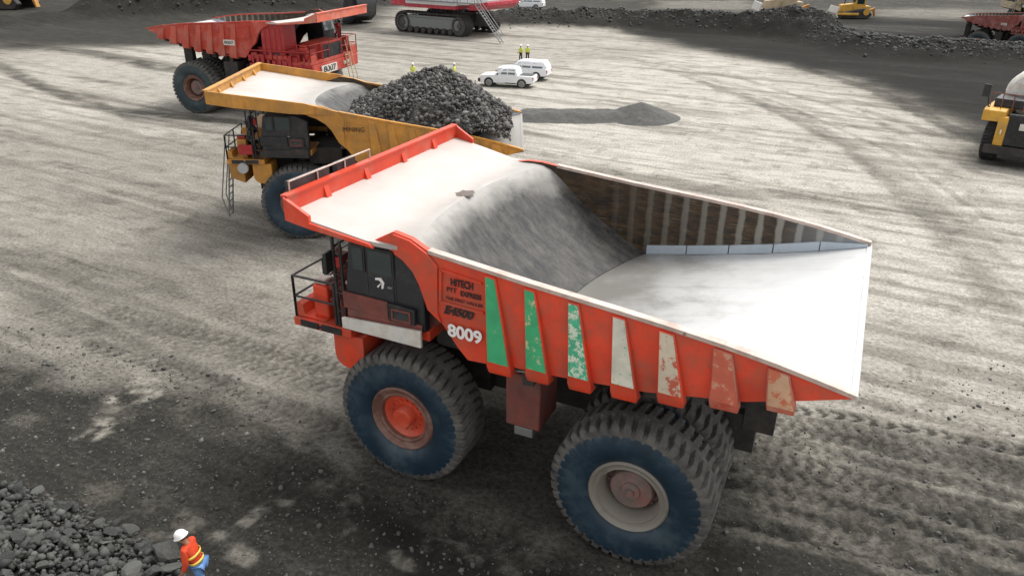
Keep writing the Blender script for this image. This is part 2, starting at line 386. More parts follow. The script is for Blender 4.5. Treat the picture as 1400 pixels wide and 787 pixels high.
def scatter(name, pts, sizes, mat, lib, label, cat, kind='stuff', flat=True, extra=None):
    V = []; F = []; o = 0
    if extra: V.append(extra[0]); F.append(extra[1]); o = len(extra[0])
    for i, (p, s) in enumerate(zip(pts, sizes)):
        v, f = lib[int(rng.integers(len(lib)))]
        q = rng.normal(size=4); q /= np.linalg.norm(q); w, x, y, z = q
        R = np.array([[1-2*(y*y+z*z), 2*(x*y-z*w), 2*(x*z+y*w)], [2*(x*y+z*w), 1-2*(x*x+z*z), 2*(y*z-x*w)], [2*(x*z-y*w), 2*(y*z+x*w), 1-2*(x*x+y*y)]])
        V.append(v@R.T*s+np.array(p)); F.append(f+o); o += len(v)
    V = np.concatenate(V); F = np.concatenate(F)
    me = bpy.data.meshes.new(name); me.vertices.add(len(V)); me.vertices.foreach_set('co', V.ravel())
    me.loops.add(F.size); me.loops.foreach_set('vertex_index', F.ravel().astype(np.int32))
    me.polygons.add(len(F)); me.polygons.foreach_set('loop_start', np.arange(0, F.size, 3, dtype=np.int32))
    me.update(calc_edges=True); me.validate()
    me.materials.append(MAT[mat])
    ob = bpy.data.objects.new(name, me); COL.objects.link(ob)
    return tag(ob, label, cat, None, kind)

# ------------------------------------------------------------------ wheels
def tyre_mesh(name, R, w, rr, lugs, slope, mats, seg=10, duty=.32, depth=.04):
    prof = [(rr*.985, -.36), (rr+.05, -.42), (rr+.25*(R-rr), -.485), (rr+.5*(R-rr), -.50), (.885*R, -.487), (.915*R, -.475), (.955*R, -.455), (.985*R, -.425), (R, -.38),
            (R, -.26), (R, -.14), (R, -.05)]
    prof = prof+[(r, -y) for r, y in prof[::-1]]
    n = lugs*seg; P = len(prof)
    th = np.arange(n)*2*pi/n
    V = np.zeros((P, n, 3))
    for k, (r, y) in enumerate(prof):
        rad = np.full(n, r)
        if r > .93*R and abs(y) > .09:
            ph = np.mod(th*lugs/(2*pi)+slope*abs(y)+(.5 if y > 0 else 0), 1)
            rad = rad-np.where(ph < duty, depth*R, 0)
        elif .88*R < r <= .93*R:
            ph = np.mod(th*lugs/(2*pi)+slope*abs(y)+(.5 if y > 0 else 0), 1)
            rad = rad-np.where(ph < duty, depth*R*.55, 0)
        V[k, :, 0] = rad*np.cos(th); V[k, :, 1] = y*w; V[k, :, 2] = rad*np.sin(th)
    idx = np.arange(P*n).reshape(P, n); F = []; mi = []
    for k in range(P-1):
        a = idx[k]; b = np.roll(idx[k], -1); c = np.roll(idx[k+1], -1); d = idx[k+1]
        F.append(np.stack([a, b, c, d], 1)); mi += [1 if max(prof[k][0], prof[k+1][0]) < .9*R else 0]*n
    F = np.concatenate(F); me = bpy.data.meshes.new(name)
    me.from_pydata(V.reshape(-1, 3).tolist(), [], F.tolist())
    for m in mats: me.materials.append(MAT[m])
    me.polygons.foreach_set('material_index', mi); me.polygons.foreach_set('use_smooth', [True]*len(F)); me.update(); me.set_sharp_from_angle(angle=radians(38))
    return me
WC = {}
def wheel(parent, loc, side, R=1.83, w=1.3, rr=.87, style='front', side_m='sidewall', rimm='rim_rust', hubm='hub_orange', lugs=44, slope=.9, tread='rubber', duty=.32, depth=.046):
    key = (R, w, rr, style, side_m, rimm, hubm, lugs, slope)
    if key not in WC:
        y0 = -.36*w
        ty = tyre_mesh('tyre', R, w, rr, lugs, slope, [tread, side_m], duty=duty, depth=depth)
        rm = MB()
        if style == 'front':
            rm.lathe([(rr+.02, y0+.05), (rr+.05, y0-.05), (rr-.01, y0-.10), (rr-.06, y0-.06), (rr-.15, y0-.02), (rr-.2, y0-.04), (rr-.24, y0+.0), (rr-.25, y0+.12), (rr-.22, .3*w), (rr*.98, .37*w)], 56)
            hb = MB().lathe([(rr-.24, y0+.10), (rr-.30, y0+.12), (rr-.38, y0+.17), (.30, y0+.17), (.28, y0+.10), (.27, y0-.06), (.24, y0-.1), (.001, y0-.1)], 48)
            for i in range(16):
                a = 2*pi*i/16; hb.tube((cos(a)*.42, y0+.18, sin(a)*.42), (cos(a)*.42, y0+.12, sin(a)*.42), .03, 6)
        else:
            rm.lathe([(rr+.02, y0+.05), (rr+.05, y0-.06), (rr-.0, y0-.12), (rr-.05, y0-.09), (rr-.08, y0-.03), (rr-.14, y0-.02), (rr-.17, y0-.05), (rr-.20, y0+.02), (rr-.23, y0+.16), (rr-.25, y0+.36), (rr-.27, y0+.5), (rr-.22, .3*w), (rr*.98, .37*w)], 56)
            hb = MB().lathe([(rr-.26, y0+.46), (rr-.34, y0+.42), (rr-.36, y0+.26), (rr-.40, y0+.20), (.22, y0+.18), (.20, y0+.13), (.09, y0+.12), (.08, y0+.06), (.001, y0+.06)], 48)
            for i in range(20):
                a = 2*pi*i/20; hb.tube((cos(a)*(rr-.30), y0+.45, sin(a)*(rr-.30)), (cos(a)*(rr-.30), y0+.38, sin(a)*(rr-.30)), .028, 6)
        WC[key] = (ty, rm, hb)
    ty, rm, hb = WC[key]
    def put(n, x, mat, par):
        if isinstance(x, MB):
            o = x.build(n, mat, par); me = o.data
            return o, me
        o = bpy.data.objects.new(n, x); COL.objects.link(o); o.parent = par
        return o, x
    h, hm = put('wheel', hb, hubm, parent); r_, rmm = put('rim', rm, rimm, h); t_, tm = put('tyre', ty, None, h)
    WC[key] = (tm, rmm, hm)
    h.location = loc
    a = random.uniform(0, 2*pi); b = 0 if side < 0 else pi
    h.rotation_euler = (Matrix.Rotation(b, 3, 'Z')@Matrix.Rotation(a, 3, 'Y')).to_euler()
    return h

# ------------------------------------------------------------------ mining truck (local: -x forward, -y its left side, rear axle at x=0)
RAIL = [(-4.94, 6.64), (-2.5, 6.39), (-.5, 6.22), (.45, 6.13), (1.6, 6.0), (2.55, 5.86), (3.3, 5.72), (3.94, 5.59)]
def railz(x): return float(np.interp(x, [a for a, _ in RAIL], [b for _, b in RAIL]))
def hwS(x): return 3.82+(x+4.98)*.0348
def hwC(x): return float(np.interp(x, [-8.59, -4.98, 3.94], [4.08, 3.82, 4.13]))
SIDE = [(-6.45, 6.60), (-5.85, 6.93), (-5.39, 6.85)]+RAIL+[(3.93, 5.545), (3.1, 5.25), (2.09, 4.92), (.18, 4.56), (-1.8, 4.36), (-3.0, 4.28), (-3.45, 4.2), (-3.99, 4.16), (-4.25, 4.42), (-4.64, 4.93), (-5.0, 5.2), (-5.2, 5.8), (-5.36, 6.08), (-5.6, 6.3), (-5.8, 6.42), (-6.1, 6.51)]
CANOPY = [(-8.58, 7.03), (-7.5, 6.84), (-6.5, 6.65), (-5.95, 6.63), (-5.6, 6.64), (-5.3, 6.61)]
HEAD = [(-5.3, 6.61), (-5.05, 6.51), (-4.75, 6.27), (-4.3, 5.86), (-3.95, 5.55), (-3.3, 5.08), (-2.75, 4.72), (-2.3, 4.47), (-1.93, 4.31)]
FLOOR = [(-3.3, 4.07), (-2.6, 4.19), (-1.93, 4.32), (-.5, 4.54), (1.27, 4.87), (2.6, 5.17), (3.94, 5.51)]
def headshift(t, u):
    k = 1-abs(u)**2.2; return ((-.75-.4*t)*k, -.18*k*t)
def canshift(t, u):
    return (-.75*t*t*(1-abs(u)**2.2), 0)
RIBT = [(-3.53, -3.26), (-2.60, -2.34), (-1.61, -1.35), (-.65, -.36), (.31, .63), (1.38, 1.74), (2.39, 2.80)]
RIBB = [(-3.41, -2.82), (-2.46, -1.91), (-1.48, -.95), (-.53, .04), (.44, .99), (1.45, 2.02), (2.48, 3.0)]
RIBZ = [4.06, 4.13, 4.20, 4.28, 4.45, 4.66, 4.92]
PZ = [4.40, 4.49, 4.58, 4.68, 4.76, 4.90, 5.10]

def truck(root, P, warp=None, patches=None, lips='front', letters=None, plates=None, detail=True):
    wv = warp or (lambda x, y, z: (x, y, z))
    def fin(mb): mb.v = [wv(*p) for p in mb.v]; return mb
    # --- dump body
    c = fin(MB().sweep(CANOPY, .10, lambda x: -hwC(x)+.02, lambda x: hwC(x)-.02, 28, shift=canshift)).build('canopy', P['canopy'], root)
    fin(MB().sweep(HEAD, .12, lambda x: -hwC(x)+.02, lambda x: hwC(x)-.02, 28, shift=headshift)).build('headboard', P.get('head', 'headboard'), root)
    fin(MB().sweep(FLOOR, .05, lambda x: -hwS(x)+.14, lambda x: hwS(x)-.14, 8)).build('body_floor', P['floor'], root)
    u = MB()
    for x in (-2.6, -1.2, .2, 1.6, 2.8):
        zt = float(np.interp(x, [a for a, _ in FLOOR], [b for _, b in FLOOR]))-.13
        u.prism([(x-.15, zt-.04), (x+.15, zt+.02), (x+.13, zt-.34), (x-.13, zt-.36)], -3.6, 3.6)
    u.prism([(-3.2, 3.9), (3.0, 5.1), (3.0, 4.8), (.8, 3.9), (-3.2, 3.45)], -1.35, -1.0); u.prism([(-3.2, 3.9), (3.0, 5.1), (3.0, 4.8), (.8, 3.9), (-3.2, 3.45)], 1.0, 1.35)
    fin(u).build('floor_beam', P['frame'], root)
    for s in (-1, 1):
        wallo = (lambda x, s=s: s*hwS(x)); walli = (lambda x, s=s: s*(hwS(x)-.14))
        side = SIDE if s < 0 or P.get('peak') else [(-6.45, 6.60), (-5.85, 6.70), (-5.39, 6.70)]+SIDE[3:]
        w = fin(MB().prism(side, wallo, walli, 0, mi1=1)).build('side_wall', [P['body'], 'innerwall'], root, recalc=True)
        # recessed sign panel frame
        e = MB()
        for a, b in (((-4.62, 6.28), (-3.60, 6.17)), ((-4.62, 6.28), (-4.66, 5.50)), ((-4.66, 5.50), (-3.55, 5.47))):
            d = Vector((b[0]-a[0], b[1]-a[1])).normalized()*.03; q = (-d.y, d.x)
            e.prism([(a[0]-q[0], a[1]-q[1]), (b[0]-q[0], b[1]-q[1]), (b[0]+q[0], b[1]+q[1]), (a[0]+q[0], a[1]+q[1])], lambda x, s=s: s*(hwS(x)-.01), lambda x, s=s: s*(hwS(x)+.045))
        fin(e).build('panel_frame', P['body'], w, recalc=True)
        # thickened front post of the body (the arch behind the cab)
        a = [(-5.85, 6.90 if s < 0 else 6.68), (-5.39, 6.82 if s < 0 else 6.67), (-4.96, 6.60), (-4.70, 6.35), (-4.74, 5.2), (-4.64, 4.95), (-5.0, 5.22), (-5.2, 5.8), (-5.36, 6.08), (-5.6, 6.3), (-5.84, 6.42)]
        fin(MB().prism(a, lambda x, s=s: s*(hwS(x)-.01), lambda x, s=s: s*(hwS(x)+.06))).build('arch_post', P['body'], root, bevel=.02, recalc=True)
        r = MB()
        for (x0, z0), (x1, z1) in zip(RAIL[:-1], RAIL[1:]):
            r.prism([(x0, z0-.05), (x0, z0+.035), (x1, z1+.035), (x1, z1-.05)], lambda x, s=s: s*(hwS(x)+.035), lambda x, s=s: s*(hwS(x)-.15))
        fin(r).build('top_rail', P['rail'], root, recalc=True)
        for i in range(7):
            (a0, a1), (b0, b1), zb = RIBT[i], RIBB[i], RIBZ[i]
            zt0, zt1 = railz(a0)-.10, railz(a1)-.10
            def Y(x, d): return s*(hwS(x)+d)
            mb = MB()
            zm = zb+.20
            A = [(a0, Y(a0, -.02), zt0), (a1, Y(a1, -.02), zt1), (b1, Y(b1, -.02), zm+.02), (b0, Y(b0, -.02), zm)]
            B = [(a0, Y(a0, .05), zt0), (a1, Y(a1, .05), zt1), (b1, Y(b1, .20), zm+.02), (b0, Y(b0, .20), zm)]
            C_ = [(b0+.03, Y(b0, .14), zb+.02), (b1-.01, Y(b1, .14), zb+.04), (b1-.01, Y(b1, -.25), zb-.02), (b0+.03, Y(b0, -.25), zb-.04)]
            v = A+B+C_
            f = [(4, 7, 6, 5), (0, 4, 5, 1), (0, 3, 7, 4), (1, 5, 6, 2), (7, 8, 9, 6), (8, 11, 10, 9), (3, 2, 10, 11), (3, 11, 8, 7), (2, 6, 9, 10), (0, 1, 2, 3)]
            if s > 0: f = [q[::-1] for q in f]
            mb.add(v, f); fin(mb)
            rb = mb.build('rib', P['rib'][i] if isinstance(P['rib'], list) else P['rib'], root, bevel=.02, recalc=True)
            if patches and s < 0:
                def on(t, side):      # point on the rib face, t down from the top
                    xa = a0+(b0-a0)*t if side == 0 else a1+(b1-a1)*t
                    zz = (zt0 if side == 0 else zt1)*(1-t)+zm*t
                    return xa, zz, .05+.15*t
                te = (zt0-PZ[i])/(zt0-zm); v = []
                for t in (.02, te):
                    for sd, ins in ((0, .03), (1, -.03)):
                        x, z, d = on(t, sd); v.append((x+ins, Y(x, d+.007), z))
                v2 = [(x, y-s*.015, z) for x, y, z in v]
                q = MB().add(v+v2, [(0, 1, 3, 2), (4, 6, 7, 5), (0, 2, 6, 4), (1, 5, 7, 3), (0, 4, 5, 1), (2, 3, 7, 6)])
                pm = fin(q).build('paint_patch', patches[i][0], rb, recalc=True)
                pm['label'] = patches[i][1]
        # liner strip inside along the foot of the wall
        for k in range(5):
            x0 = -2.0+k*1.18; x1 = x0+1.15
            zf = lambda x: float(np.interp(x, [a for a, _ in FLOOR], [b for _, b in FLOOR]))
            fin(MB().prism([(x0, zf(x0)+.01), (x1, zf(x1)+.01), (x1, min(zf(x1)+.27, railz(x1)-.03)), (x0, min(zf(x0)+.27, railz(x0)-.03))], lambda x, s=s: s*(hwS(x)-.2), lambda x, s=s: s*(hwS(x)-.13))).build('liner_plate', P['liner'], root, recalc=True)
        # canopy edge
        ce = MB()
        if lips == 'front':
            ce.prism([(-8.6, 7.42), (-7.95, 7.05), (-7.95, 6.88), (-6.4, 6.60), (-6.3, 6.5), (-7.9, 6.72), (-8.6, 6.86)], lambda x, s=s: s*(hwC(x)+.05), lambda x, s=s: s*(hwC(x)-.05))
        else:
            ce.prism([(-8.6, 7.42), (-5.9, 7.0), (-4.95, 6.66), (-5.2, 6.5), (-6.3, 6.5), (-7.9, 6.70), (-8.6, 6.84)], lambda x, s=s: s*(hwC(x)+.05), lambda x, s=s: s*(hwC(x)-.05))
        fin(ce).build('canopy_edge', P['lip'], root, bevel=.012, recalc=True)
    fl = MB().box(-8.66, -8.56, -4.03, 4.03, 6.86, 7.42)
    fl.box(-8.72, -8.52, -4.06, 4.06, 7.40, 7.45)
    fl = fin(fl).build('canopy_lip', P['lip'], root)
    for y in (-2.6, -.9, .9, 2.6):
        fin(MB().prism([(-8.56, 7.30), (-8.56, 7.02), (-8.46, 7.0)], y-.09, y+.09)).build('lip_gusset', P['lip'], fl, recalc=True)
    fin(MB().sweep([(3.86, 5.52), (3.97, 5.548)], .07, -4.03, 4.03, 4)).build('tail_lip', P.get('tail', P['floor']), root)
    if detail:
        hr = MB().path([(-8.70, -3.75, 7.68), (-8.70, -.5, 7.68)], .024)
        for y in (-3.75, -2.7, -1.6, -.5): hr.tube((-8.7, y, 7.70), (-8.70, y, 7.2), .02)
        fin(hr).build('canopy_handrail', P['rail'], root)
        bx = MB()
        for y0, y1 in ((-3.7, -2.2), (-1.9, -1.1)): bx.box(-8.86, -8.73, y0, y1, 7.42, 7.66)
        fin(bx).build('canopy_dark_box', 'black', root, bevel=.01)  # plain black boxes ahead of the lip, below the handrail
    # --- chassis
    ch = MB()
    for s in (-1, 1):
        y0, y1 = sorted((s*.75, s*1.15)); ch.box(-8.6, 2.2, y0, y1, 1.75, 2.75)
    ch.lathe([(.01, -2.9), (.55, -2.9), (.62, -1.4), (.95, -.9), (.95, .9), (.62, 1.4), (.55, 2.9), (.01, 2.9)], 28, c=(0, 0, 1.83))
    ch.box(-6.45, -5.6, -2.4, 2.4, 1.45, 2.15)
    ch.box(-8.3, -6.6, -1.7, 1.7, 1.6, 4.3); ch.box(-6.6, -4.6, -1.5, 1.5, 1.8, 3.9); ch.box(-2.4, -.9, -.74, .74, 1.9, 2.9)
    ch.box(-4.6, -3.4, -1.2, 1.2, 2.2, 3.4)
    for s in (-1, 1):
        ch.tube((-6.03, s*1.75, 1.9), (-6.03, s*1.75, 4.1), .30, 16); ch.tube((1.0, s*.95, 1.9), (1.6, s*.95, 3.4), .22, 14)
        ch.tube((-1.6, s*.95, 2.2), (-.6, s*.95, 4.2), .2, 14)
        ch.tube((-3.9, s*1.6, 2.6), (-3.9, s*1.6, 3.9), .25, 14); ch.box(1.9, 2.6, min(s*.8, s*1.2), max(s*.8, s*1.2), 2.4, 4.6)
        ch.box(-5.6, -4.0, min(s*1.6, s*2.5), max(s*1.6, s*2.5), 3.5, 4.3)
    ch.build('chassis', 'chassis', root)
    ft = MB().box(-3.3, -2.42, -3.3, -2.2, 2.3, 3.75); ft.build('fuel_tank', P['tank'], root, bevel=.04)
    MB().box(-3.08, -2.6, -3.28, -2.5, 2.05, 2.29).build('tank_step', 'grey_steel', root, bevel=.02)
    MB().box(-3.3, -2.2, 2.2, 3.3, 2.2, 3.7).build('hydraulic_tank', P['tank'], root, bevel=.04)
    # --- front end
    dk = MB().box(-9.25, -7.46, -3.55, 3.55, 3.72, 3.95).box(-7.46, -5.2, -3.5, -1.85, 4.16, 4.42).box(-7.46, -4.6, 1.7, 3.5, 4.02, 4.30)
    dk.build('deck', P['deck'], root, bevel=.02)
    bp = MB().prism([(-9.30, 2.95), (-9.30, 3.70), (-8.6, 3.70), (-8.6, 2.7)], -P['bw'], P['bw'])
    bp.build('bumper', P['bumper'], root, bevel=.03, recalc=True)
    for s in (-1, 1):
        y0, y1 = sorted((s*3.45, s*2.55))
        hp = MB().prism([(-9.22, 3.96), (-9.22, 4.30), (-9.12, 4.38), (-9.0, 4.30), (-8.96, 4.02), (-8.3, 3.98), (-8.3, 3.96)], y0, y1).build('fender_box', P['deck'], root, bevel=.03, recalc=True)
        y0, y1 = sorted((s*3.3, s*2.85))
        MB().box(-8.75, -8.3, y0, y1, 3.98, 4.86).build('lamp_housing', P['deck'], root, bevel=.05)
        MB().box(-8.73, -8.34, y0+.04, y1-.04, 4.87, 5.02).build('lamp_cover', P['cover'], root, bevel=.05)
        for k in range(2):
            MB().lathe([(.15, -.03), (.15, .03), (.01, .05)], 20).build('headlight', 'lamp', root).location = (-9.33, s*(1.1+.5*k), 3.35)
            ob = root.children[-1]
    mgp = [(-8.1, 3.72), (-7.2, 3.72)]+[(-7.65+.45*cos(a), 3.08+.34*sin(a)*1.0) for a in [-.0, -.5, -1.0, -pi/2, -pi+1.0, -pi+.5, -pi]]
    for s in (-1, 1):
        y0, y1 = sorted((s*3.45, s*2.5)); MB().prism(mgp, y0, y1).build('mud_guard', P['guard'], root, bevel=.02, recalc=True)
    gr = MB().box(-9.05, -7.5, -1.55, 1.55, 3.96, 5.0); gr = gr.build('radiator_hood', P['deck'], root, bevel=.04)
    gg = MB().box(-9.12, -9.03, -1.45, 1.45, 3.45, 4.85)
    for k in range(13): gg.box(-9.16, -9.11, -1.4, 1.4, 3.5+k*.1, 3.54+k*.1)
    gg.build('grille', 'black', gr)
    # railings
    def railing(pts, z0, z1, mat='black', r=.03):
        mb = MB()
        for a, b in zip(pts[:-1], pts[1:]):
            a = Vector((*a, 0)); b = Vector((*b, 0)); n = max(1, round((b-a).length/1.0))
            for i in range(n+1):
                p = a.lerp(b, i/n); mb.tube((p.x, p.y, z0), (p.x, p.y, z1), r*1.2)
            for z in (z1, (z0+z1)/2): mb.tube((a.x, a.y, z), (b.x, b.y, z), r)
        return mb.build('railing', mat, root)
    railing([(-7.95, -3.45), (-9.22, -3.45), (-9.22, -1.0)], 3.95, 5.08, P['railing'])
    railing([(-9.22, .8), (-9.22, 3.45), (-6.4, 3.45)], 3.95, 5.05, P['railing'])
    ld = MB(); ly0, ly1 = P['ly']
    for y in (ly0, ly1):
        ld.tube((-9.75, y, .9), (-9.3, y, 4.0), .04); ld.tube((-9.75, y, 1.0), (-9.95, y, 1.9), .03); ld.tube((-9.95, y, 1.9), (-9.35, y, 4.9), .03)
    for k in range(9): ld.tube((-9.75+.05*k, ly0, .95+.36*k), (-9.75+.05*k, ly1, .95+.36*k), .03)
    ld.build('ladder', P['ladder'], root)
    # --- cab
    cabp = [(-7.42, 4.42), (-7.42, 5.3), (-7.28, 6.38), (-6.05, 6.38), (-6.05, 4.42)]
    cab = MB().prism(cabp, -3.60, -1.9).prism([(-6.06, 4.42), (-6.06, 6.40), (-5.75, 6.40), (-5.25, 6.15), (-5.25, 4.42)], -3.598, -3.35).build('cab', P['cab'], root, bevel=.04, recalc=True)
    def win(x0, x1, z0, z1, s0=0):
        f = MB().box(x0-.05, x1+.05, -3.635, -3.60, z0-.05, z1+.05).build('window_frame', 'black', cab)
        MB().box(x0, x1, -3.65, -3.637, z0, z1).build('window', 'glass', cab)
    win(-7.14, -6.86, 5.74, 6.30); win(-6.70, -6.06, 5.74, 6.30)
    MB().add([(-7.46, -3.5, 5.4), (-7.46, -2.0, 5.4), (-7.315, -2.0, 6.3), (-7.315, -3.5, 6.3), (-7.44, -3.5, 5.4), (-7.44, -2.0, 5.4), (-7.295, -2.0, 6.3), (-7.295, -3.5, 6.3)],
             [(0, 3, 2, 1), (4, 5, 6, 7), (0, 1, 5, 4), (1, 2, 6, 5), (2, 3, 7, 6), (3, 0, 4, 7)]).build('windscreen', P['screen'], cab)
    MB().box(-6.80, -6.775, -3.612, -3.598, 4.5, 6.36).box(-6.02, -5.995, -3.612, -3.598, 4.5, 6.36).build('door_seam', 'black', cab)
    MB().box(-6.2, -6.08, -3.66, -3.60, 5.42, 5.46).build('door_handle', 'grey_steel', cab)
    MB().prism([(-7.5, 4.66), (-7.5, 5.08), (-6.22, 5.05), (-6.22, 4.62)], -3.68, -3.61).build('cab_skirt', P['skirt'], root, bevel=.015, recalc=True)
    vb = MB().prism([(-6.18, 4.60), (-6.18, 5.06), (-5.45, 5.02), (-5.45, 4.62)], -3.72, -3.61).build('vent_box', 'black', root, bevel=.015, recalc=True)
    MB().box(-6.02, -5.62, -3.735, -3.722, 4.70, 4.92).build('vent_mesh', 'grey_steel' if False else 'darkgrey', vb)
    vf = MB()
    vf.box(-6.08, -5.56, -3.75, -3.72, 4.92, 4.96).box(-6.08, -5.56, -3.75, -3.72, 4.66, 4.70).box(-6.08, -6.04, -3.75, -3.72, 4.70, 4.92).box(-5.60, -5.56, -3.75, -3.72, 4.70, 4.92)
    vf.build('vent_frame', 'rust', vb)
    MB().prism([(-7.52, 4.42), (-5.28, 4.54), (-5.28, 4.10), (-7.52, 4.13)], -3.78, -3.70).build('fender_skirt', P['fskirt'], root, bevel=.01, recalc=True)
    MB().prism([(-7.4, 4.64), (-5.3, 4.64), (-5.3, 4.5), (-7.4, 4.42)], -3.66, -3.615).build('sill', P['skirt'], root, recalc=True)
    MB().box(-9.0, -8.45, -3.59, -3.545, 3.76, 3.93).box(-8.35, -7.75, -3.59, -3.545, 3.76, 3.93).box(-8.46, -8.34, -3.575, -3.55, 3.80, 3.86).build('deck_hollow_shade', 'black', root)  # flat black plates standing in for the shade of open hollows
    # post, mirror and clutter in front of the cab
    pm = MB().tube((-7.85, -3.45, 3.95), (-7.85, -3.45, 6.38), .045).tube((-7.6, -3.5, 3.95), (-7.6, -3.5, 6.30), .035)
    for z in (4.4, 4.9, 5.4, 5.9): pm.tube((-7.85, -3.45, z), (-7.6, -3.5, z), .025)
    pm.tube((-7.85, -3.45, 6.1), (-7.85, -2.2, 6.15), .03).tube((-8.3, -2.9, 3.95), (-8.3, -2.9, 6.1), .035)
    pm.build('access_frame', 'black', root)
    mr = MB().obox((-7.9, -3.62, 5.75), (.10, .36, .55), (0, 0, .2)).build('mirror', 'black', root, bevel=.03)
    MB().obox((-7.72, -3.42, 5.72), (.16, .16, .30), (0, 0, .3)).build('warning_lamp', 'redbright', root, bevel=.03)
    ck = MB().tube((-8.05, -3.0, 3.95), (-8.05, -3.0, 5.9), .09, 8)
    for i in range(16):
        r = random.Random(i); ck.obox((-8.05+r.uniform(-.14, .14), -3.0+r.uniform(-.14, .14), 4.1+i*.11), (r.uniform(.25, .42), r.uniform(.25, .42), r.uniform(.06, .16)), (0, 0, r.uniform(0, 1)))
    ck.build('pipe_bundle', P['clutter'], root)
    # right side cabinets
    gb = MB().box(-7.3, -5.6, 1.8, 3.45, 4.31, 6.30)
    for k in range(4): gb.box(-7.1+k*.4, -6.84+k*.4, 3.44, 3.49, 4.5, 6.1)
    gb.build('resistor_cabinet', P['cabinet'], root, bevel=.03)
    MB().box(-8.9, -7.5, 2.0, 3.3, 3.96, 4.7).build('battery_box', P['cabinet'], root, bevel=.03)
    ac = MB().tube((-5.15, 2.7, 3.9), (-5.15, 2.7, 4.75), .36, 20).tube((-5.15, 2.7, 4.2), (-4.45, 2.6, 4.2), .2, 14)
    ac.build('air_cleaner', P['cabinet'], root)
    return root

def truck_wheels(root, sty='A'):
    kw = dict(A=dict(), B=dict(rimm='rim_rust', hubm='hub_pink'), C=dict(side_m='sidewall_teal', rimm='rim_rust', hubm='hub_pink'))[sty]
    k2 = dict(A=dict(rimm='rim_beige', hubm='hub_pink'), B=dict(rimm='rim_rust', hubm='hub_pink'), C=dict(side_m='sidewall_teal', rimm='rim_rust', hubm='hub_pink'))[sty]
    for s in (-1, 1):
        wheel(root, (-6.03, s*3.12, 1.81), s, style='front', lugs=46, slope=1.1, duty=.24, **kw)
        wheel(root, (0, s*3.48, 1.81), s, style='rear', lugs=42, slope=.8, duty=.33, depth=.052, **k2)
        wheel(root, (0, s*1.98, 1.81), s, style='rear', lugs=42, slope=.8, duty=.33, depth=.052, **k2)

# ------------------------------------------------------------------ the trucks
PAL1 = dict(bw=2.1, ly=(.2, .75), body='orange', canopy='canopy', floor='floor', frame='chassis', rail='rail', rib=['orange', 'orange', 'orange', 'orange', 'orange', 'orange_worn', 'orange_worn'], liner='liner', lip='orange_lip', tank='rust',
            deck='orange', bumper='orange', cover='rail', guard='orange', railing='black', ladder='black', cab='darkgrey', screen='glass', skirt='rust', fskirt='white', clutter='rust', cabinet='orange')
T1 = thing('haul_truck', 'large empty orange mining haul truck with green rib patches and number 8009, nearest the camera', 'haul truck', (0, 0, 0), 0, 'mining haul trucks in the pit')
PATCH = [('p1', 'green paint patch'), ('p2', 'green paint patch flaking to yellow at its top'), ('p3', 'green paint patch half flaked to white'), ('p4', 'white paint patch flecked with green'),
         ('p5', 'white paint patch worn through to orange'), ('p6', 'bleached orange paint patch'), ('p7', 'worn tan paint patch')]
truck(T1, PAL1, patches=PATCH)
truck_wheels(T1, 'A')
def child(root, name, n=0): return [c for c in root.children if c.name.split('.')[0] == name][n]
RZ = (pi/2, 0, -.0348)
wl = child(T1, 'side_wall', 0)
def lab(body, x, z, size, mat='ink', root=wl, width=None, shear=0, bold=0, proud=.022, n='lettering'):
    return text(n, body, size, (x, -hwS(x)-proud, z), RZ, mat, root, width, shear, bold)
lab('HITECH', -4.10, 6.03, .24, width=.56, bold=.008)
lab('PIT', -4.36, 5.84, .16, width=.26); lab('EXPRESS', -3.88, 5.81, .17, width=.52, bold=.004)
lab('THE FIRST HAULER', -4.05, 5.62, .11, width=.95)
lab('E4500', -4.22, 5.32, .28, width=.78, shear=.35, bold=.012)
text('fleet_number', '8009', .42, (-4.02, -hwS(-4.0)-.075, 4.85), RZ, 'white_ink', wl, width=.88, bold=.014)
# pale arrow emblem on the cab side
cabo = child(T1, 'cab')
em = MB().prism([(-6.56, 5.60), (-6.40, 5.63), (-6.31, 5.52), (-6.35, 5.36), (-6.40, 5.35), (-6.38, 5.49), (-6.46, 5.56), (-6.56, 5.55)], -3.615, -3.603)
em.prism([(-6.385, 5.50), (-6.41, 5.49), (-6.53, 5.38), (-6.49, 5.36)], -3.613, -3.604)
em.build('arrow_emblem', 'white_ink', cabo, recalc=True)
# small rusty patch on the canopy
rp = MB(); pts = []
rr_ = random.Random(3)
for i in range(18):
    a = 2*pi*i/18; k = 1+rr_.uniform(-.25, .2); pts.append((-6.15+.24*k*cos(a), .16+.30*k*sin(a)))
zc = 6.637
rp.add([(x, y, zc+.004) for x, y in pts]+[(x*.6-6.15*.4, y*.6+.16*.4, zc+.02) for x, y in pts], [tuple(range(18, 36))]+[(i, (i+1) % 18, 18+(i+1) % 18, 18+i) for i in range(18)])
rp.build('rusty_patch', 'tan_dark', child(T1, 'canopy'))

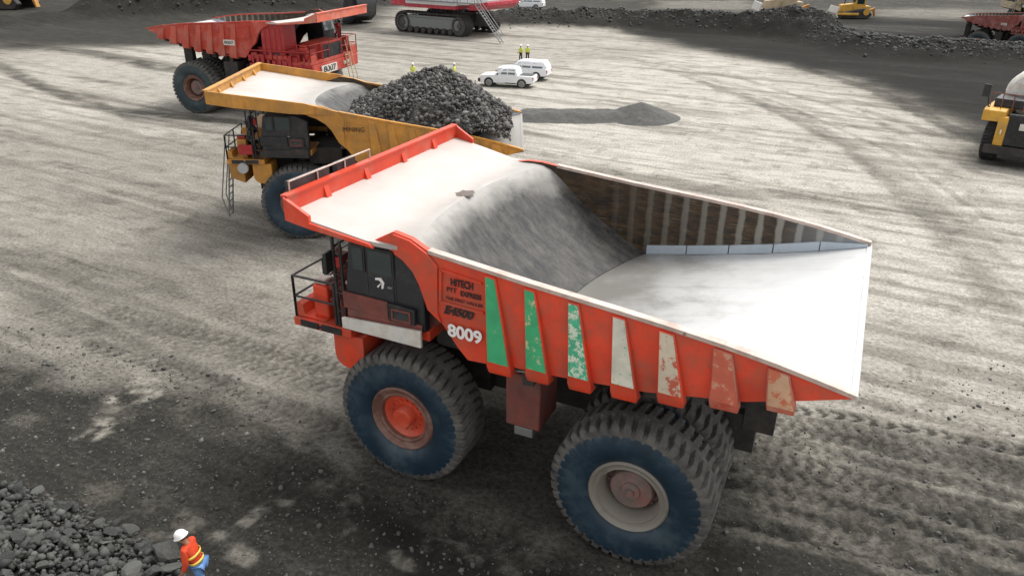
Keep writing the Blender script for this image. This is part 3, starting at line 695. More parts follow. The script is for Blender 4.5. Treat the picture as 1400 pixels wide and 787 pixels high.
def warper(xc, xs, xt, h, zc, zs, zt):
    def f(x, y, z):
        X = float(np.interp(x, [-8.59, -4.98, 3.94], [xc, xs, xt]))
        if x < -8.59: X = xc+(x+8.59)
        if x > 3.94: X = xt+(x-3.94)
        dz = float(np.interp(x, [-8.59, -4.98, 3.94], [zc-7.43, zs-6.64, zt-5.59]))
        return (X, y*h/4.0, z+dz)
    return f
W2 = warper(-9.531, -3.746, 4.75, 4.0, 7.24, 6.278, 4.68)
PAL2 = dict(peak=1, bw=3.2, ly=(-3.0, -2.45), body='yellow', canopy='canopy', floor='canopy', frame='chassis', rail='yellow', rib='yellow', liner='liner', lip='yellow', tank='chassis', deck='yellow', bumper='yellow', cover='redbright', guard='yellow',
            railing='black', ladder='grey_steel', cab='black', screen='glass', skirt='black', fskirt='chassis', clutter='black', cabinet='black')
T2 = thing('haul_truck', 'yellow mining haul truck heaped with dark rock behind the orange truck', 'haul truck', (-15.749, 14.276, 0), .436, 'mining haul trucks in the pit', .944)
truck(T2, PAL2, W2, lips='all', detail=False)
truck_wheels(T2, 'B')
w2 = child(T2, 'side_wall', 0)
t = text('lettering', 'MINING', .30, (-3.05, -3.92, 5.5), RZ, 'ink', w2, width=1.0)
for n in ('cab',):
    child(T2, n).location.z = -.35
child(T2, 'resistor_cabinet').location.z = -.4
# red valve box and lamp on the front corner of the yellow truck
MB().box(-8.6, -7.95, -3.60, -3.52, 4.2, 4.66).build('corner_panel', 'redbright', T2, bevel=.02)
MB().lathe([(.01, -.05), (.24, -.05), (.26, .05), (.01, .06)], 24).build('headlight', 'palesteel', T2).location = (-8.5, -3.62, 3.55)

W3 = warper(-10.089, -5.165, 3.344, 3.7, 7.167, 6.494, 5.75)
PAL3 = dict(bw=3.4, ly=(-2.0, -1.4), tail='chassis', body='red_old', canopy='canopy', floor='floor', frame='chassis', rail='red_old', rib='salmon_dark', liner='liner', lip='salmon', tank='chassis', deck='red_old', bumper='red_old', cover='red_old', guard='red_old',
            railing='redbright', ladder='tan', cab='darkgrey', screen='pale_glass', skirt='red_old', fskirt='red_old', clutter='redbright', cabinet='redbright')
T3 = thing('haul_truck', 'faded red mining haul truck with sun-bleached canopy parked beyond the loaded yellow one', 'haul truck', (-44.788, 30.815, 0), 3.302, 'mining haul trucks in the pit', 1.077)
truck(T3, PAL3, W3, lips='front', detail=False)
truck_wheels(T3, 'C')
w3 = child(T3, 'side_wall', 1)
lp = MB().box(-3.65, -2.75, 3.90-.30, 3.93-.30+.12, 4.86, 5.22).build('label_plate', 'white', w3)
text('fleet_number', '8007', .26, (-3.2, 3.765, 5.04), (pi/2, 0, pi), 'ink', w3, width=.7)
npl = MB().box(-9.40, -9.32, .1, 2.3, 3.0, 3.55).build('number_plate', 'white', child(T3, 'bumper'))
text('fleet_number', '8007', .55, (-9.41, 1.2, 3.27), (pi/2, 0, -pi/2), 'ink', child(T3, 'bumper'), width=1.8, bold=.012)
# red piping and rails along the side deck of the old truck
pr = MB()
for i in range(22):
    r = random.Random(40+i); x = -9.0+i*.21
    pr.obox((x, 3.52+r.uniform(-.1, .05), 3.9+r.uniform(-.2, .5)), (r.uniform(.1, .3), .2, r.uniform(.2, .8)))
pr.box(-9.2, -4.5, 3.45, 3.6, 4.55, 4.63).box(-9.2, -4.5, 3.3, 3.55, 3.55, 3.72)
pr.build('deck_pipework', 'redbright', T3, bevel=.01)
MB().box(-6.9, -6.0, 2.4, 3.46, 4.1, 4.5).build('side_cabinet', 'black', T3)

# rock load in the yellow truck
def heap(x, y):
    u = (x+.1)/3.9; v = y/3.75
    r = np.sqrt(u*u*.95+v*v*.8)
    peak = 7.62-1.72*np.clip(r, 0, 1.3)**1.12
    return peak-.42*np.maximum(0, x-.9)*np.maximum(0, (y+1.6)/3.5)-1.1*np.maximum(0, np.abs(y)-2.9)*np.clip((2.2-x)/2, 0, 1)
gx = np.linspace(-4.3, 3.55, 48); gy = np.linspace(-3.62, 3.62, 40)
GX, GY = np.meshgrid(gx, gy, indexing='ij')
HZ = heap(GX, GY)+.45*(fbm(GX*1.2+9, GY*1.2, 4, 3)-.5)
lim = np.where(GX < -2.2, 4.6+(-2.2-GX)*.75, 4.6)
def to2(x, y, z):
    X = np.asarray(x)*1.0; s, a = .944, .436
    X = X*s; Y = np.asarray(y)*s; Z = np.asarray(z)*s
    return -15.749+cos(a)*X-sin(a)*Y, 14.276+sin(a)*X+cos(a)*Y, Z
wx, wy, wz = to2(GX+.55, GY*1.0, HZ)
hv = np.stack([wx, wy, wz], -1).reshape(-1, 3)
ii = np.arange(48*40).reshape(48, 40); a_, b_, c_, d_ = ii[:-1, :-1].ravel(), ii[1:, :-1].ravel(), ii[1:, 1:].ravel(), ii[:-1, 1:].ravel()
hf = np.concatenate([np.stack([a_, b_, c_], 1), np.stack([a_, c_, d_], 1)])
pts = []; sz = []
while len(pts) < 15000:
    x = rng.uniform(-4.3, 3.62); y = rng.uniform(-3.95, 3.6)
    u = float(heap(np.array(x), np.array(y)))
    if y < -3.6 and x < .2: continue
    if y < -3.6: u -= .12
    X, Y, Z = to2(x+.55, y, u); s = float(np.clip(.034*(1+rng.pareto(2.1)), .034, .20))
    pts.append((float(X), float(Y), float(Z)+rng.uniform(-.12, .16))); sz.append(s)
scatter('rock_load', pts, sz, 'rock', ROCK1, 'heap of broken dark grey rock loaded in the yellow haul truck', 'rock heap', extra=(hv, hf))

# ------------------------------------------------------------------ ground
PX = lambda pts: np.array([gp(u, v) for u, v in pts])
def axis(segs):
    out = []
    for a, b, st in segs:
        n = max(1, int(round((b-a)/st))); out.append(np.linspace(a, b, n, endpoint=False))
    return np.concatenate(out+[np.array([segs[-1][1]])])
AX = axis([(-1500, -400, 110), (-400, -160, 8), (-160, -75, .9), (-75, -32, .45), (-32, -15, .2), (-15, 13, .095), (13, 26, .22), (26, 60, .6), (60, 300, 6), (300, 1500, 120)])
AY = axis([(-600, -60, 60), (-60, -14, 2), (-14, 14, .095), (14, 30, .2), (30, 60, .35), (60, 130, .6), (130, 260, 1.3), (260, 500, 12), (500, 1800, 130)])
X, Y = np.meshgrid(AX, AY, indexing='ij')
wxn = X+2.2*(fbm(X*.22, Y*.22, 4, 11)-.5)*2; wyn = Y+2.2*(fbm(X*.22, Y*.22, 4, 12)-.5)*2
def inpoly(P, x, y):
    r = np.zeros(x.shape, bool); n = len(P)
    for i in range(n):
        x0, y0 = P[i]; x1, y1 = P[(i+1) % n]
        if y0 == y1: continue
        c = ((y0 > y) != (y1 > y)) & (x < (x1-x0)*(y-y0)/(y1-y0)+x0); r ^= c
    return r
def pdist(P, x, y, closed=False):
    d = np.full(x.shape, 1e9); s = np.zeros(x.shape); acc = 0
    n = len(P)
    for i in range(n if closed else n-1):
        a = P[i]; b = P[(i+1) % n]; ab = b-a; l2 = (ab**2).sum(); l = sqrt(l2)
        t = np.clip(((x-a[0])*ab[0]+(y-a[1])*ab[1])/l2, 0, 1)
        dd = np.hypot(x-a[0]-t*ab[0], y-a[1]-t*ab[1])
        k = dd < d; d = np.where(k, dd, d); s = np.where(k, acc+t*l, s); acc += l
    return d, s
def region(pts, soft):
    P = PX(pts); d, _ = pdist(P, wxn, wyn, True); sg = np.where(inpoly(P, wxn, wyn), d, -d)
    return sstep(-soft, soft, sg)
NB = fbm(X*.9, Y*.9, 5, 21); NF = fbm(X*3.1, Y*3.1, 4, 22); NL = fbm(X*.07, Y*.07, 4, 23)
# streaks along the haul direction
ca, sa = cos(-.10), sin(-.10)
XS = X*ca+Y*sa; YS = -X*sa+Y*ca
NS = fbm(XS*.06, YS*.75, 5, 24)
tone = .30+.10*(NL-.5)
def lay(val, mask):
    global tone
    tone = tone*(1-mask)+val*mask
lay(.40, region([(640, 110), (1000, 60), (1330, 200), (1400, 260), (1400, 480), (1180, 420), (1170, 330), (760, 210)], 3)*.9)
lay(.215, region([(-60, 180), (420, 190), (470, 330), (420, 440), (0, 440), (-60, 300)], 3)*.8)
lay(.155, region([(-60, 340), (250, 350), (480, 470), (620, 560), (480, 640), (0, 470)], 1.6)*.75)
lay(.30, region([(1180, 430), (1420, 470), (1420, 600), (1010, 560)], 1.5)*.55)
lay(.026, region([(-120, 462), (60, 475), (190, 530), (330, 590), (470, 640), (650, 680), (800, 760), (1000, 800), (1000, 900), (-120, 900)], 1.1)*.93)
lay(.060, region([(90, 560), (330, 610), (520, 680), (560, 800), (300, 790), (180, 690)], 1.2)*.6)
lay(.018, region([(470, 600), (640, 540), (1000, 545), (1010, 640), (1120, 700), (1420, 760), (2300, 1000), (2300, 1300), (640, 1000)], .9)*.8)  # truck's shade painted into the ground, along with dark coal to the right
lay(.034, region([(1000, 610), (1200, 625), (1420, 660), (2300, 820), (2300, 1300), (980, 1000)], 1.2)*.7)
lay(.06, region([(1000, 590), (1420, 640), (2300, 760), (2300, 1000), (1420, 760), (1000, 700)], .8)*.6)
lay(.036, region([(860, 48), (1000, 78), (1170, 112), (1300, 165), (1340, 215), (1480, 200), (1480, 30), (860, 20)], 4)*.88)
lay(.075, region([(-60, -10), (520, -10), (520, 40), (300, 60), (120, 66), (-60, 60)], 5)*.9)
lay(.045, region([(400, -40), (1440, -40), (1440, 10), (900, 16), (400, 8)], 6)*.85)
lay(.060, region([(690, 22), (860, 28), (1040, 32), (1100, 40), (1180, 56), (1440, 72), (1520, -80), (560, -80)], 3)*.85)
lay(.30, region([(1130, 32), (1290, 38), (1300, 46), (1130, 42)], 3)*.4)
lay(.28, region([(1200, 14), (1330, 14), (1330, 30), (1215, 28)], 3)*.4)
lay(.33, region([(900, 2), (1030, 2), (1030, 14), (900, 12)], 3)*.35)
lay(.36, region([(60, 130), (200, 150), (330, 178), (240, 186), (60, 160)], 1.2)*.8)
lay(.36, region([(0, 108), (60, 118), (110, 130), (60, 140), (0, 128)], 1.0)*.7)
lay(.36, region([(170, 62), (300, 70), (320, 92), (190, 78)], 2)*.7)
def stroke(pts, width, val, amt, z=0.0, lug=0, brk=0):
    global tone, ZZ
    P = PX(pts)
    if pts[-1][0] >= 1400: e = P[-1]-P[-2]; P = np.vstack([P, P[-1]+e/np.linalg.norm(e)*40])      # the track runs on out of the frame
    d, s = pdist(P, X+.5*(NB-.5), Y+.5*(NB-.5)); m = 1-sstep(width*.45, width, d)
    m = m*np.clip((.8 if lug else .55)+1.1*(NB-.3), 0, 1)
    if brk: m = m*sstep(.40, .62, .5*NF+.5*fbm(X*2.2, Y*2.2, 4, 77))
    if lug:
        ph = np.sin(2*pi*(s/lug)+4*np.sin(d*3)); m2 = m*(.25+.75*sstep(-.1, .3, ph)); ZZ += -.022*m2; m = m2
    lay(val, m*amt); ZZ += z*m
ZZ = .10*(fbm(X*.35, Y*.35, 3, 31)-.5)+.05*(NB-.5)+.025*(NF-.5)
stroke([(-20, 80), (60, 120), (130, 145), (250, 160), (420, 175)], 1.1, .07, .9, -.05)
stroke([(20, 62), (120, 72), (230, 95), (330, 104)], 1.9, .06, .9, .15)
stroke([(0, 98), (60, 122), (120, 130), (180, 165), (300, 182)], .5, .09, .7)
stroke([(980, 560), (1130, 585), (1420, 650)], .75, .06, .75, -.04, .42)
stroke([(1000, 610), (1150, 640), (1420, 725)], .75, .055, .8, -.05, .42)
stroke([(1010, 690), (1200, 730), (1420, 800)], .8, .05, .8, -.05, .42)
stroke([(1030, 525), (1200, 550), (1420, 600)], .5, .10, .5, 0, .4)
for k, (a, b, c, w) in enumerate([(575, 600, 668, .5), (590, 622, 690, .4), (640, 668, 745, .55), (662, 694, 770, .5), (715, 752, 820, .5), (548, 566, 622, .35)]):
    stroke([(1000, a), (1160, b), (1420, c)], w, .035 if k > 1 else .07, .85, -.03, .46)
    stroke([(1000, a+9), (1160, b+9), (1420, c+11)], w*.45, .17, .5, .04)
stroke([(150, 425), (300, 462), (480, 505)], .55, .075, .75, -.03, .46)
stroke([(120, 470), (300, 520), (500, 600)], .5, .06, .7, -.03, .46)
stroke([(180, 440), (330, 490), (480, 530)], .8, .10, .7, -.03, .4)
stroke([(60, 420), (260, 520), (460, 590)], .7, .10, .6, -.03, .4)
stroke([(0, 340), (200, 385), (420, 470)], .8, .13, .6, -.02, .4)
stroke([(300, 640), (420, 665), (560, 700), (720, 740)], .8, .045, .7, -.04, .42)
stroke([(800, 235), (1000, 262), (1200, 270), (1400, 280)], 1.2, .16, .6, -.03)
stroke([(830, 250), (1100, 275), (1400, 300)], .8, .18, .5, -.03)
stroke([(700, 205), (850, 232)], .8, .16, .5)
stroke([(1020, 140), (1080, 150), (1110, 160)], .9, .12, .6)
stroke([(1090, 90), (1200, 125), (1330, 190)], 1.2, .05, .7)
stroke([(1180, 150), (1280, 185)], .8, .09, .7)
stroke([(560, 90), (620, 88)], .8, .12, .5)
stroke([(600, 120), (700, 116)], .6, .16, .4)
stroke([(128, 592), (150, 570), (165, 545), (200, 540)], 0.53, .36, .85, brk=1)
stroke([(185, 530), (215, 500), (225, 492)], 0.66, .28, .7, brk=1)
stroke([(330, 720), (355, 695), (385, 690)], 0.30, .33, .8, brk=1)
stroke([(290, 735), (318, 755), (335, 765)], 0.34, .30, .7, brk=1)
stroke([(600, 745), (660, 765), (700, 785)], .4, .22, .6, brk=1)
stroke([(440, 660), (480, 690), (470, 720)], .4, .22, .6, brk=1)
stroke([(395, 600), (440, 615), (470, 640)], .4, .22, .5, brk=1)
stroke([(1040, 700), (1150, 735), (1300, 770)], .5, .2, .5, brk=1)
stroke([(1060, 600), (1200, 640), (1400, 690)], .35, .25, .5, brk=1)
stroke([(540, 760), (560, 775)], 0.28, .25, .6, brk=1)
stroke([(225, 725), (245, 715)], 0.57, .28, .6, brk=1)
for k in range(9):
    o_ = k*14
    stroke([(820+o_*2, 70+o_*.6), (1000+o_*1.6, 95+o_*1.1), (1180+o_*.9, 140+o_*1.6), (1330+o_*.5, 205+o_*2.2)], .35+.25*(k % 3), .12 if k % 2 else .2, .55)
st = sstep(.56, .74, NS); far = sstep(12, 30, Y)
lay(.12, st*(.34+.30*far)*np.where(tone > .12, 1, .3))
s2 = sstep(.58, .68, fbm(XS*.035, YS*1.5, 4, 28)); lay(.10, s2*.42*np.where(tone > .12, 1, .2)*(Y > -6))
ang = np.arctan2(Y-8, X-2); rad = np.hypot(X-2, Y-8)
s3 = sstep(.56, .70, fbm(ang*2.2, rad*.85, 4, 29)); lay(.15, s3*.42*np.where(tone > .12, 1, .2)*sstep(-12, 4, X)*sstep(14, 20, Y))
s4 = sstep(.58, .72, fbm(ang*2.6+7, rad*1.1, 4, 30)); lay(.40, s4*.34*np.where(tone > .2, 1, .05)*sstep(-12, 4, X)*sstep(14, 20, Y))
lt = sstep(.60, .75, fbm(XS*.08, YS*.9, 5, 25)); lay(.40, lt*.42*far*np.where(tone > .2, 1, .06))
lay(.27, sstep(.60, .75, NS)*np.where(tone < .12, .13, 0)*far)
# coal crumbs and pale dust patches
lay(.055, sstep(.62, .72, fbm(X*1.3, Y*1.3, 5, 26))*.30)
lay(.20, sstep(.62, .75, fbm(X*.8, Y*.8, 5, 27))*np.where(tone < .1, .16, 0))
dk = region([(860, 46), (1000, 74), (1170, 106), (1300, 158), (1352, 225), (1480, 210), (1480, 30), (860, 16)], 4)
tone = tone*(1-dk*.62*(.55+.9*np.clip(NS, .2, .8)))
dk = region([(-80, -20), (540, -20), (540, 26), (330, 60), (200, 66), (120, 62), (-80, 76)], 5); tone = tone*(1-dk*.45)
tone = np.clip(tone, .014, .5)
# spoil berms along the back and the bank at the upper left
def berm(pts, width, h, seed, val=.024):
    global ZZ
    d, s = pdist(PX(pts), X+3*(NL-.5), Y+4*(fbm(X*.12, Y*.12, 3, seed)-.5))
    m = 1-sstep(0, width, d); n = fbm(X*.45, Y*.45, 5, seed+1)
    ZZ += h*m*(.55+.9*n)
    lay(val, sstep(.05, .35, m)*.9)
berm([(690, 34), (790, 36), (880, 36), (960, 38), (1040, 44), (1100, 48)], 8, 2.3, 41)
berm([(1100, 50), (1180, 66), (1250, 74), (1330, 76), (1460, 84)], 8, 1.6, 45)
berm([(180, 20), (300, 18), (420, 12), (470, 0)], 12, 4.0, 51, .032)
berm([(560, -20), (760, -16), (1000, -20), (1300, -30)], 16, 4.0, 55, .04)
berm([(-80, 40), (40, 30), (130, 24)], 8, 1.2, 57, .045)
berm([(50, -14), (250, -12), (420, -10)], 16, 5.0, 59, .032)
farz = sstep(140, 300, np.hypot(X, Y)); ZZ += farz*6*(fbm(X*.01, Y*.01, 3, 61)-.3)
n0, n1 = X.shape
vid = np.arange(n0*n1).reshape(n0, n1)
Q = np.stack([vid[:-1, :-1], vid[1:, :-1], vid[1:, 1:], vid[:-1, 1:]], -1).reshape(-1, 4)
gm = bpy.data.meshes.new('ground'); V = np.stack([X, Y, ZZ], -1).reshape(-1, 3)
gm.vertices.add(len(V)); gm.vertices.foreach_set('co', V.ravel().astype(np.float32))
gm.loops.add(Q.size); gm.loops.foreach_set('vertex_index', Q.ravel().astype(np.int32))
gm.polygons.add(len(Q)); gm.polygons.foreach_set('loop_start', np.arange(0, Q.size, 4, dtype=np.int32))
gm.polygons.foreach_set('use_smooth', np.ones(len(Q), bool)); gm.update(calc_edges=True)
at_ = gm.attributes.new('soil_and_shade', 'FLOAT', 'POINT'); at_.data.foreach_set('value', tone.ravel().astype(np.float32))
def ground_mat():
    m, nt, b = newmat('pit_floor'); L = nt.links
    tc = N(nt, 'ShaderNodeTexCoord'); co = tc.outputs['Object']
    at = N(nt, 'ShaderNodeAttribute', attribute_name='soil_and_shade')
    n1 = N(nt, 'ShaderNodeTexNoise', Scale=7, Detail=8, Roughness=.72); L.new(co, n1.inputs['Vector'])
    mp2 = N(nt, 'ShaderNodeMapping'); mp2.inputs['Scale'].default_value = (.4, 1.25, 1); mp2.inputs['Rotation'].default_value = (0, 0, .1); L.new(co, mp2.inputs[0])
    n2 = N(nt, 'ShaderNodeTexNoise', Scale=1.1, Detail=8, Roughness=.68); L.new(mp2.outputs[0], n2.inputs['Vector'])
    n3 = N(nt, 'ShaderNodeTexVoronoi', Scale=6.5); L.new(co, n3.inputs['Vector'])
    def mm(op, a, b_):
        q = N(nt, 'ShaderNodeMath', operation=op)
        for i, v in enumerate((a, b_)):
            if hasattr(v, 'is_output'): L.new(v, q.inputs[i])
            else: q.inputs[i].default_value = v
        return q.outputs[0]
    f1 = mm('ADD', mm('MULTIPLY', n1.outputs['Fac'], 2.4), -.2)
    f2 = mm('ADD', mm('MULTIPLY', n2.outputs['Fac'], 1.3), .35)
    t = mm('MULTIPLY', mm('MULTIPLY', at.outputs['Fac'], f1), f2)
    r = ramp(nt, 0, .5, (.004, .004, .0037, 1), (.47, .442, .39, 1)); L.new(t, r.inputs[0])
    e = r.color_ramp.elements.new(.2); e.color = (.192, .178, .152, 1)
    e = r.color_ramp.elements.new(.05); e.color = (.030, .0285, .0245, 1)
    # small pale stones
    sp = ramp(nt, .10, .16, (1, 1, 1, 1), (0, 0, 0, 1)); L.new(n3.outputs['Distance'], sp.inputs[0])
    rn = N(nt, 'ShaderNodeSeparateColor'); L.new(n3.outputs['Color'], rn.inputs[0])
    sel = mm('GREATER_THAN', rn.outputs[0], .86)
    base = mix(nt, mm('MULTIPLY', mm('MULTIPLY', sp.outputs[0], sel), .35), r.outputs[0], (.27, .265, .24))
    L.new(base, b.inputs['Base Color']); b.inputs['Roughness'].default_value = .95; b.inputs['Specular IOR Level'].default_value = .08
    bp = N(nt, 'ShaderNodeBump', Strength=.7, Distance=.06); L.new(n1.outputs['Fac'], bp.inputs['Height'])
    b2 = N(nt, 'ShaderNodeBump', Strength=.5, Distance=.15); L.new(n2.outputs['Fac'], b2.inputs['Height']); L.new(bp.outputs[0], b2.inputs['Normal'])
    L.new(b2.outputs[0], b.inputs['Normal'])
    return m
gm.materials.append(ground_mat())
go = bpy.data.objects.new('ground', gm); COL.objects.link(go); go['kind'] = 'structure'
def gz(x, y):
    i = min(max(np.searchsorted(AX, x)-1, 0), n0-2); j = min(max(np.searchsorted(AY, y)-1, 0), n1-2)
    return float(ZZ[i, j])

# ------------------------------------------------------------------ rubble
BL = PX([(-140, 640), (0, 655), (110, 690), (200, 735), (250, 760), (258, 800), (240, 900), (-140, 900)])
def inbl(x, y): return bool(inpoly(BL, np.array([x]), np.array([y]))[0])
def depth_bl(x, y): return float(pdist(BL, np.array([x]), np.array([y]), True)[0][0])
bx0, by0 = BL.min(0); bx1, by1 = BL.max(0)
pts = []; sz = []; big = []
while len(pts) < 2600:
    x = rng.uniform(bx0, bx1); y = rng.uniform(by0, by1)
    if not inbl(x, y): continue
    d = depth_bl(x, y)
    if rng.random() > .35+d: continue
    pts.append((x, y, gz(x, y)+min(d*.20, .32)*rng.uniform(.2, 1))); sz.append(float(np.clip(.05*(1+rng.pareto(2.2)), .05, .17)))
scatter('rubble', pts, sz, 'darkrock', ROCK1, 'low bank of broken dark stone at the lower left corner', 'rubble')
bm_ = []
for v, f in ROCK2:
    me = bpy.data.meshes.new('boulder'); me.from_pydata(v.tolist(), [], f.tolist()); me.materials.append(MAT['darkrock']); bm_.append(me)
n = 0
while n < 95:
    x = rng.uniform(bx0, bx1); y = rng.uniform(by0, by1)
    if not inbl(x, y): continue
    d = depth_bl(x, y)
    s = float(np.clip(.15*(1+rng.pareto(2.6)), .15, .42))
    if any(hypot_ < .75*(s+q[2]) for q in big for hypot_ in [math.hypot(x-q[0], y-q[1])]): continue
    big.append((x, y, s)); n += 1
    o = bpy.data.objects.new('boulder', bm_[n % 14]); COL.objects.link(o)
    o.location = (x, y, gz(x, y)+min(d*.20, .32)*.75+s*.12); o.scale = (s, s, s*rng.uniform(.6, 1)); o.rotation_euler = (rng.uniform(-.5, .5), rng.uniform(-.5, .5), rng.uniform(0, 6.28))
    tag(o, 'angular dark grey boulder lying in the rubble bank at lower left', 'boulder', 'boulders in the rubble bank')
def field(num, poly, s0, smax, mat, name, label, cat, pw=2.4):
    P = PX(poly); x0, y0 = P.min(0); x1, y1 = P.max(0); pts = []; sz = []
    while len(pts) < num:
        k = num*4
        xs = rng.uniform(x0, x1, k); ys = rng.uniform(y0, y1, k); ok = inpoly(P, xs, ys)
        for x, y in zip(xs[ok], ys[ok]):
            s = float(np.clip(s0*(1+rng.pareto(pw)), s0, smax)); pts.append((x, y, gz(x, y)+s*.1)); sz.append(s)
            if len(pts) >= num: break
    scatter(name, pts, sz, mat, ROCK1, label, cat)
field(3800, [(-100, 420), (300, 500), (520, 640), (760, 760), (1000, 800), (900, 900), (-100, 900)], .018, .10, 'pebble', 'gravel', 'loose stones scattered over the dark ground in the foreground', 'gravel')
field(2300, [(1000, 560), (1420, 480), (1900, 560), (1900, 1000), (900, 900)], .018, .09, 'pebble', 'gravel', 'loose stones scattered over the tyre tracks at lower right', 'gravel')
def bermrocks(pts, w, num, h, smax, label):
    P = PX(pts); ps = []; ss = []
    for _ in range(num):
        i = rng.integers(len(P)-1); q = P[i]+(P[i+1]-P[i])*rng.random()
        x = q[0]+rng.normal()*w*.33; y = q[1]+rng.normal()*w*.33
        s = float(np.clip(.11*(1+rng.pareto(3.0)), .11, smax*.38)); ps.append((x, y, gz(x, y)+s*.2)); ss.append(s)
    scatter('berm_rubble', ps, ss, 'bermrock', ROCK1, label, 'rubble')
bermrocks([(690, 34), (790, 36), (880, 36), (960, 38), (1040, 44), (1100, 48), (1180, 66), (1250, 74), (1330, 76), (1460, 84)], 7, 7000, 2, .9, 'dark broken rock heaped along the berm at the back of the pit')
bermrocks([(150, 20), (300, 18), (420, 12), (480, 0)], 12, 2600, 2, 1.0, 'dark broken rock on the bank behind the faded red truck')
bermrocks([(40, -10), (250, -10), (420, -8)], 12, 1500, 2, 1.2, 'dark broken rock on the far bank at upper left')

# low windrow of grey gravel with a cone at its end
def windrow():
    A = np.array(gp(712, 160)); Bq = np.array(gp(872, 160)); nx, ny = 150, 60
    d = Bq-A; Ln = np.linalg.norm(d); d = d/Ln; nrm = np.array([-d[1], d[0]])
    us = np.linspace(-1, Ln+5, nx); vs = np.linspace(-4.2, 4.2, ny); U, V_ = np.meshgrid(us, vs, indexing='ij')
    z = .55*sstep(2.6, .6, np.abs(V_))*sstep(-.8, .6, U)*sstep(Ln+2, Ln-2, U)
    r = np.hypot(U-Ln-.2, V_*1.0); z = np.maximum(z, 1.22-r*.37)
    z = z+.22*(fbm(U*1.5, V_*1.5, 4, 71)-.5)*np.clip(z*3, 0, 1)-.06
    v = np.stack([A[0]+U*d[0]+V_*nrm[0], A[1]+U*d[1]+V_*nrm[1], z], -1).reshape(-1, 3)
    i = np.arange(nx*ny).reshape(nx, ny); f = np.stack([i[:-1, :-1], i[1:, :-1], i[1:, 1:], i[:-1, 1:]], -1).reshape(-1, 4)
    me = bpy.data.meshes.new('gravel_heap'); me.from_pydata(v.tolist(), [], f.tolist()); me.polygons.foreach_set('use_smooth', [True]*len(f)); me.materials.append(MAT['gravel'])
    o = bpy.data.objects.new('gravel_heap', me); COL.objects.link(o)
    tag(o, 'low windrow of grey gravel ending in a small cone on the pale ground', 'gravel heap')
windrow()

# ------------------------------------------------------------------ people
def skin_mesh(name, joints, edges, mat, parent, root, sub=2):
    """joints: name -> ((x,y,z), radius or (rx,ry))"""
    ks = list(joints); ix = {k: i for i, k in enumerate(ks)}
    me = bpy.data.meshes.new(name); me.from_pydata([joints[k][0] for k in ks], [(ix[a], ix[b]) for a, b in edges], [])
    o = bpy.data.objects.new(name+'_tmp', me); COL.objects.link(o)
    md = o.modifiers.new('skin', 'SKIN'); md.use_smooth_shade = True
    if not me.skin_vertices: 
        bm = bmesh.new(); bm.from_mesh(me); bm.verts.layers.skin.verify(); bm.to_mesh(me); bm.free()
    sv = me.skin_vertices[0].data
    for k in ks:
        r = joints[k][1]; r = r if isinstance(r, tuple) else (r, r)
        sv[ix[k]].radius = r; sv[ix[k]].use_root = (k == root)
    sb = o.modifiers.new('sub', 'SUBSURF'); sb.levels = sub; sb.render_levels = sub
    bpy.context.view_layer.update()
    dg = bpy.context.evaluated_depsgraph_get(); m2 = bpy.data.meshes.new_from_object(o.evaluated_get(dg)); bpy.data.objects.remove(o)
    m2.name = name; m2.materials.clear(); m2.materials.append(MAT[mat]); m2.polygons.foreach_set('use_smooth', [True]*len(m2.polygons))
    r_ = bpy.data.objects.new(name, m2); COL.objects.link(r_)
    if parent: r_.parent = parent
    return r_
MAT['skin'] = M('skin', (.30, .15, .09), .55, 0, .1, 8, (.2, .1, .06), .1, 5, 0)
MAT['hivis_orange'] = M('orange_work_jacket', (.62, .055, .010), .75, 0, .3, 6, (.4, .05, .02), .3, 5, .2, 40)
MAT['hivis_yellow'] = M('yellow_work_vest', (.62, .72, .12), .75, 0, .2, 6, (.3, .3, .1), .2, 5, .2, 40)
MAT['tape'] = M('yellow_reflective_tape', (.85, .62, .10), .4, 0, .15, 6, (.5, .4, .2), .1, 5, 0)
MAT['denim'] = M('blue_work_trousers', (.10, .22, .46), .85, 0, .3, 6, (.2, .3, .45), .3, 6, .2, 40)
MAT['navy'] = M('dark_work_trousers', (.018, .02, .028), .85, 0, .3, 6, (.05, .05, .05), .3, 6, .2, 40)
MAT['helmet'] = M('white_helmet_shell', (.82, .82, .80), .3, 0, .05, 6, (.5, .5, .48), .1, 5, 0)
MAT['boot'] = M('brown_boots', (.035, .025, .018), .8, 0, .3, 6, (.1, .09, .08), .4, 6, .1, 40)
MAT['hair'] = M('dark_hair', (.012, .009, .007), .7, 0, .3, 12, (.05, .04, .03), .1, 6, .2, 60)
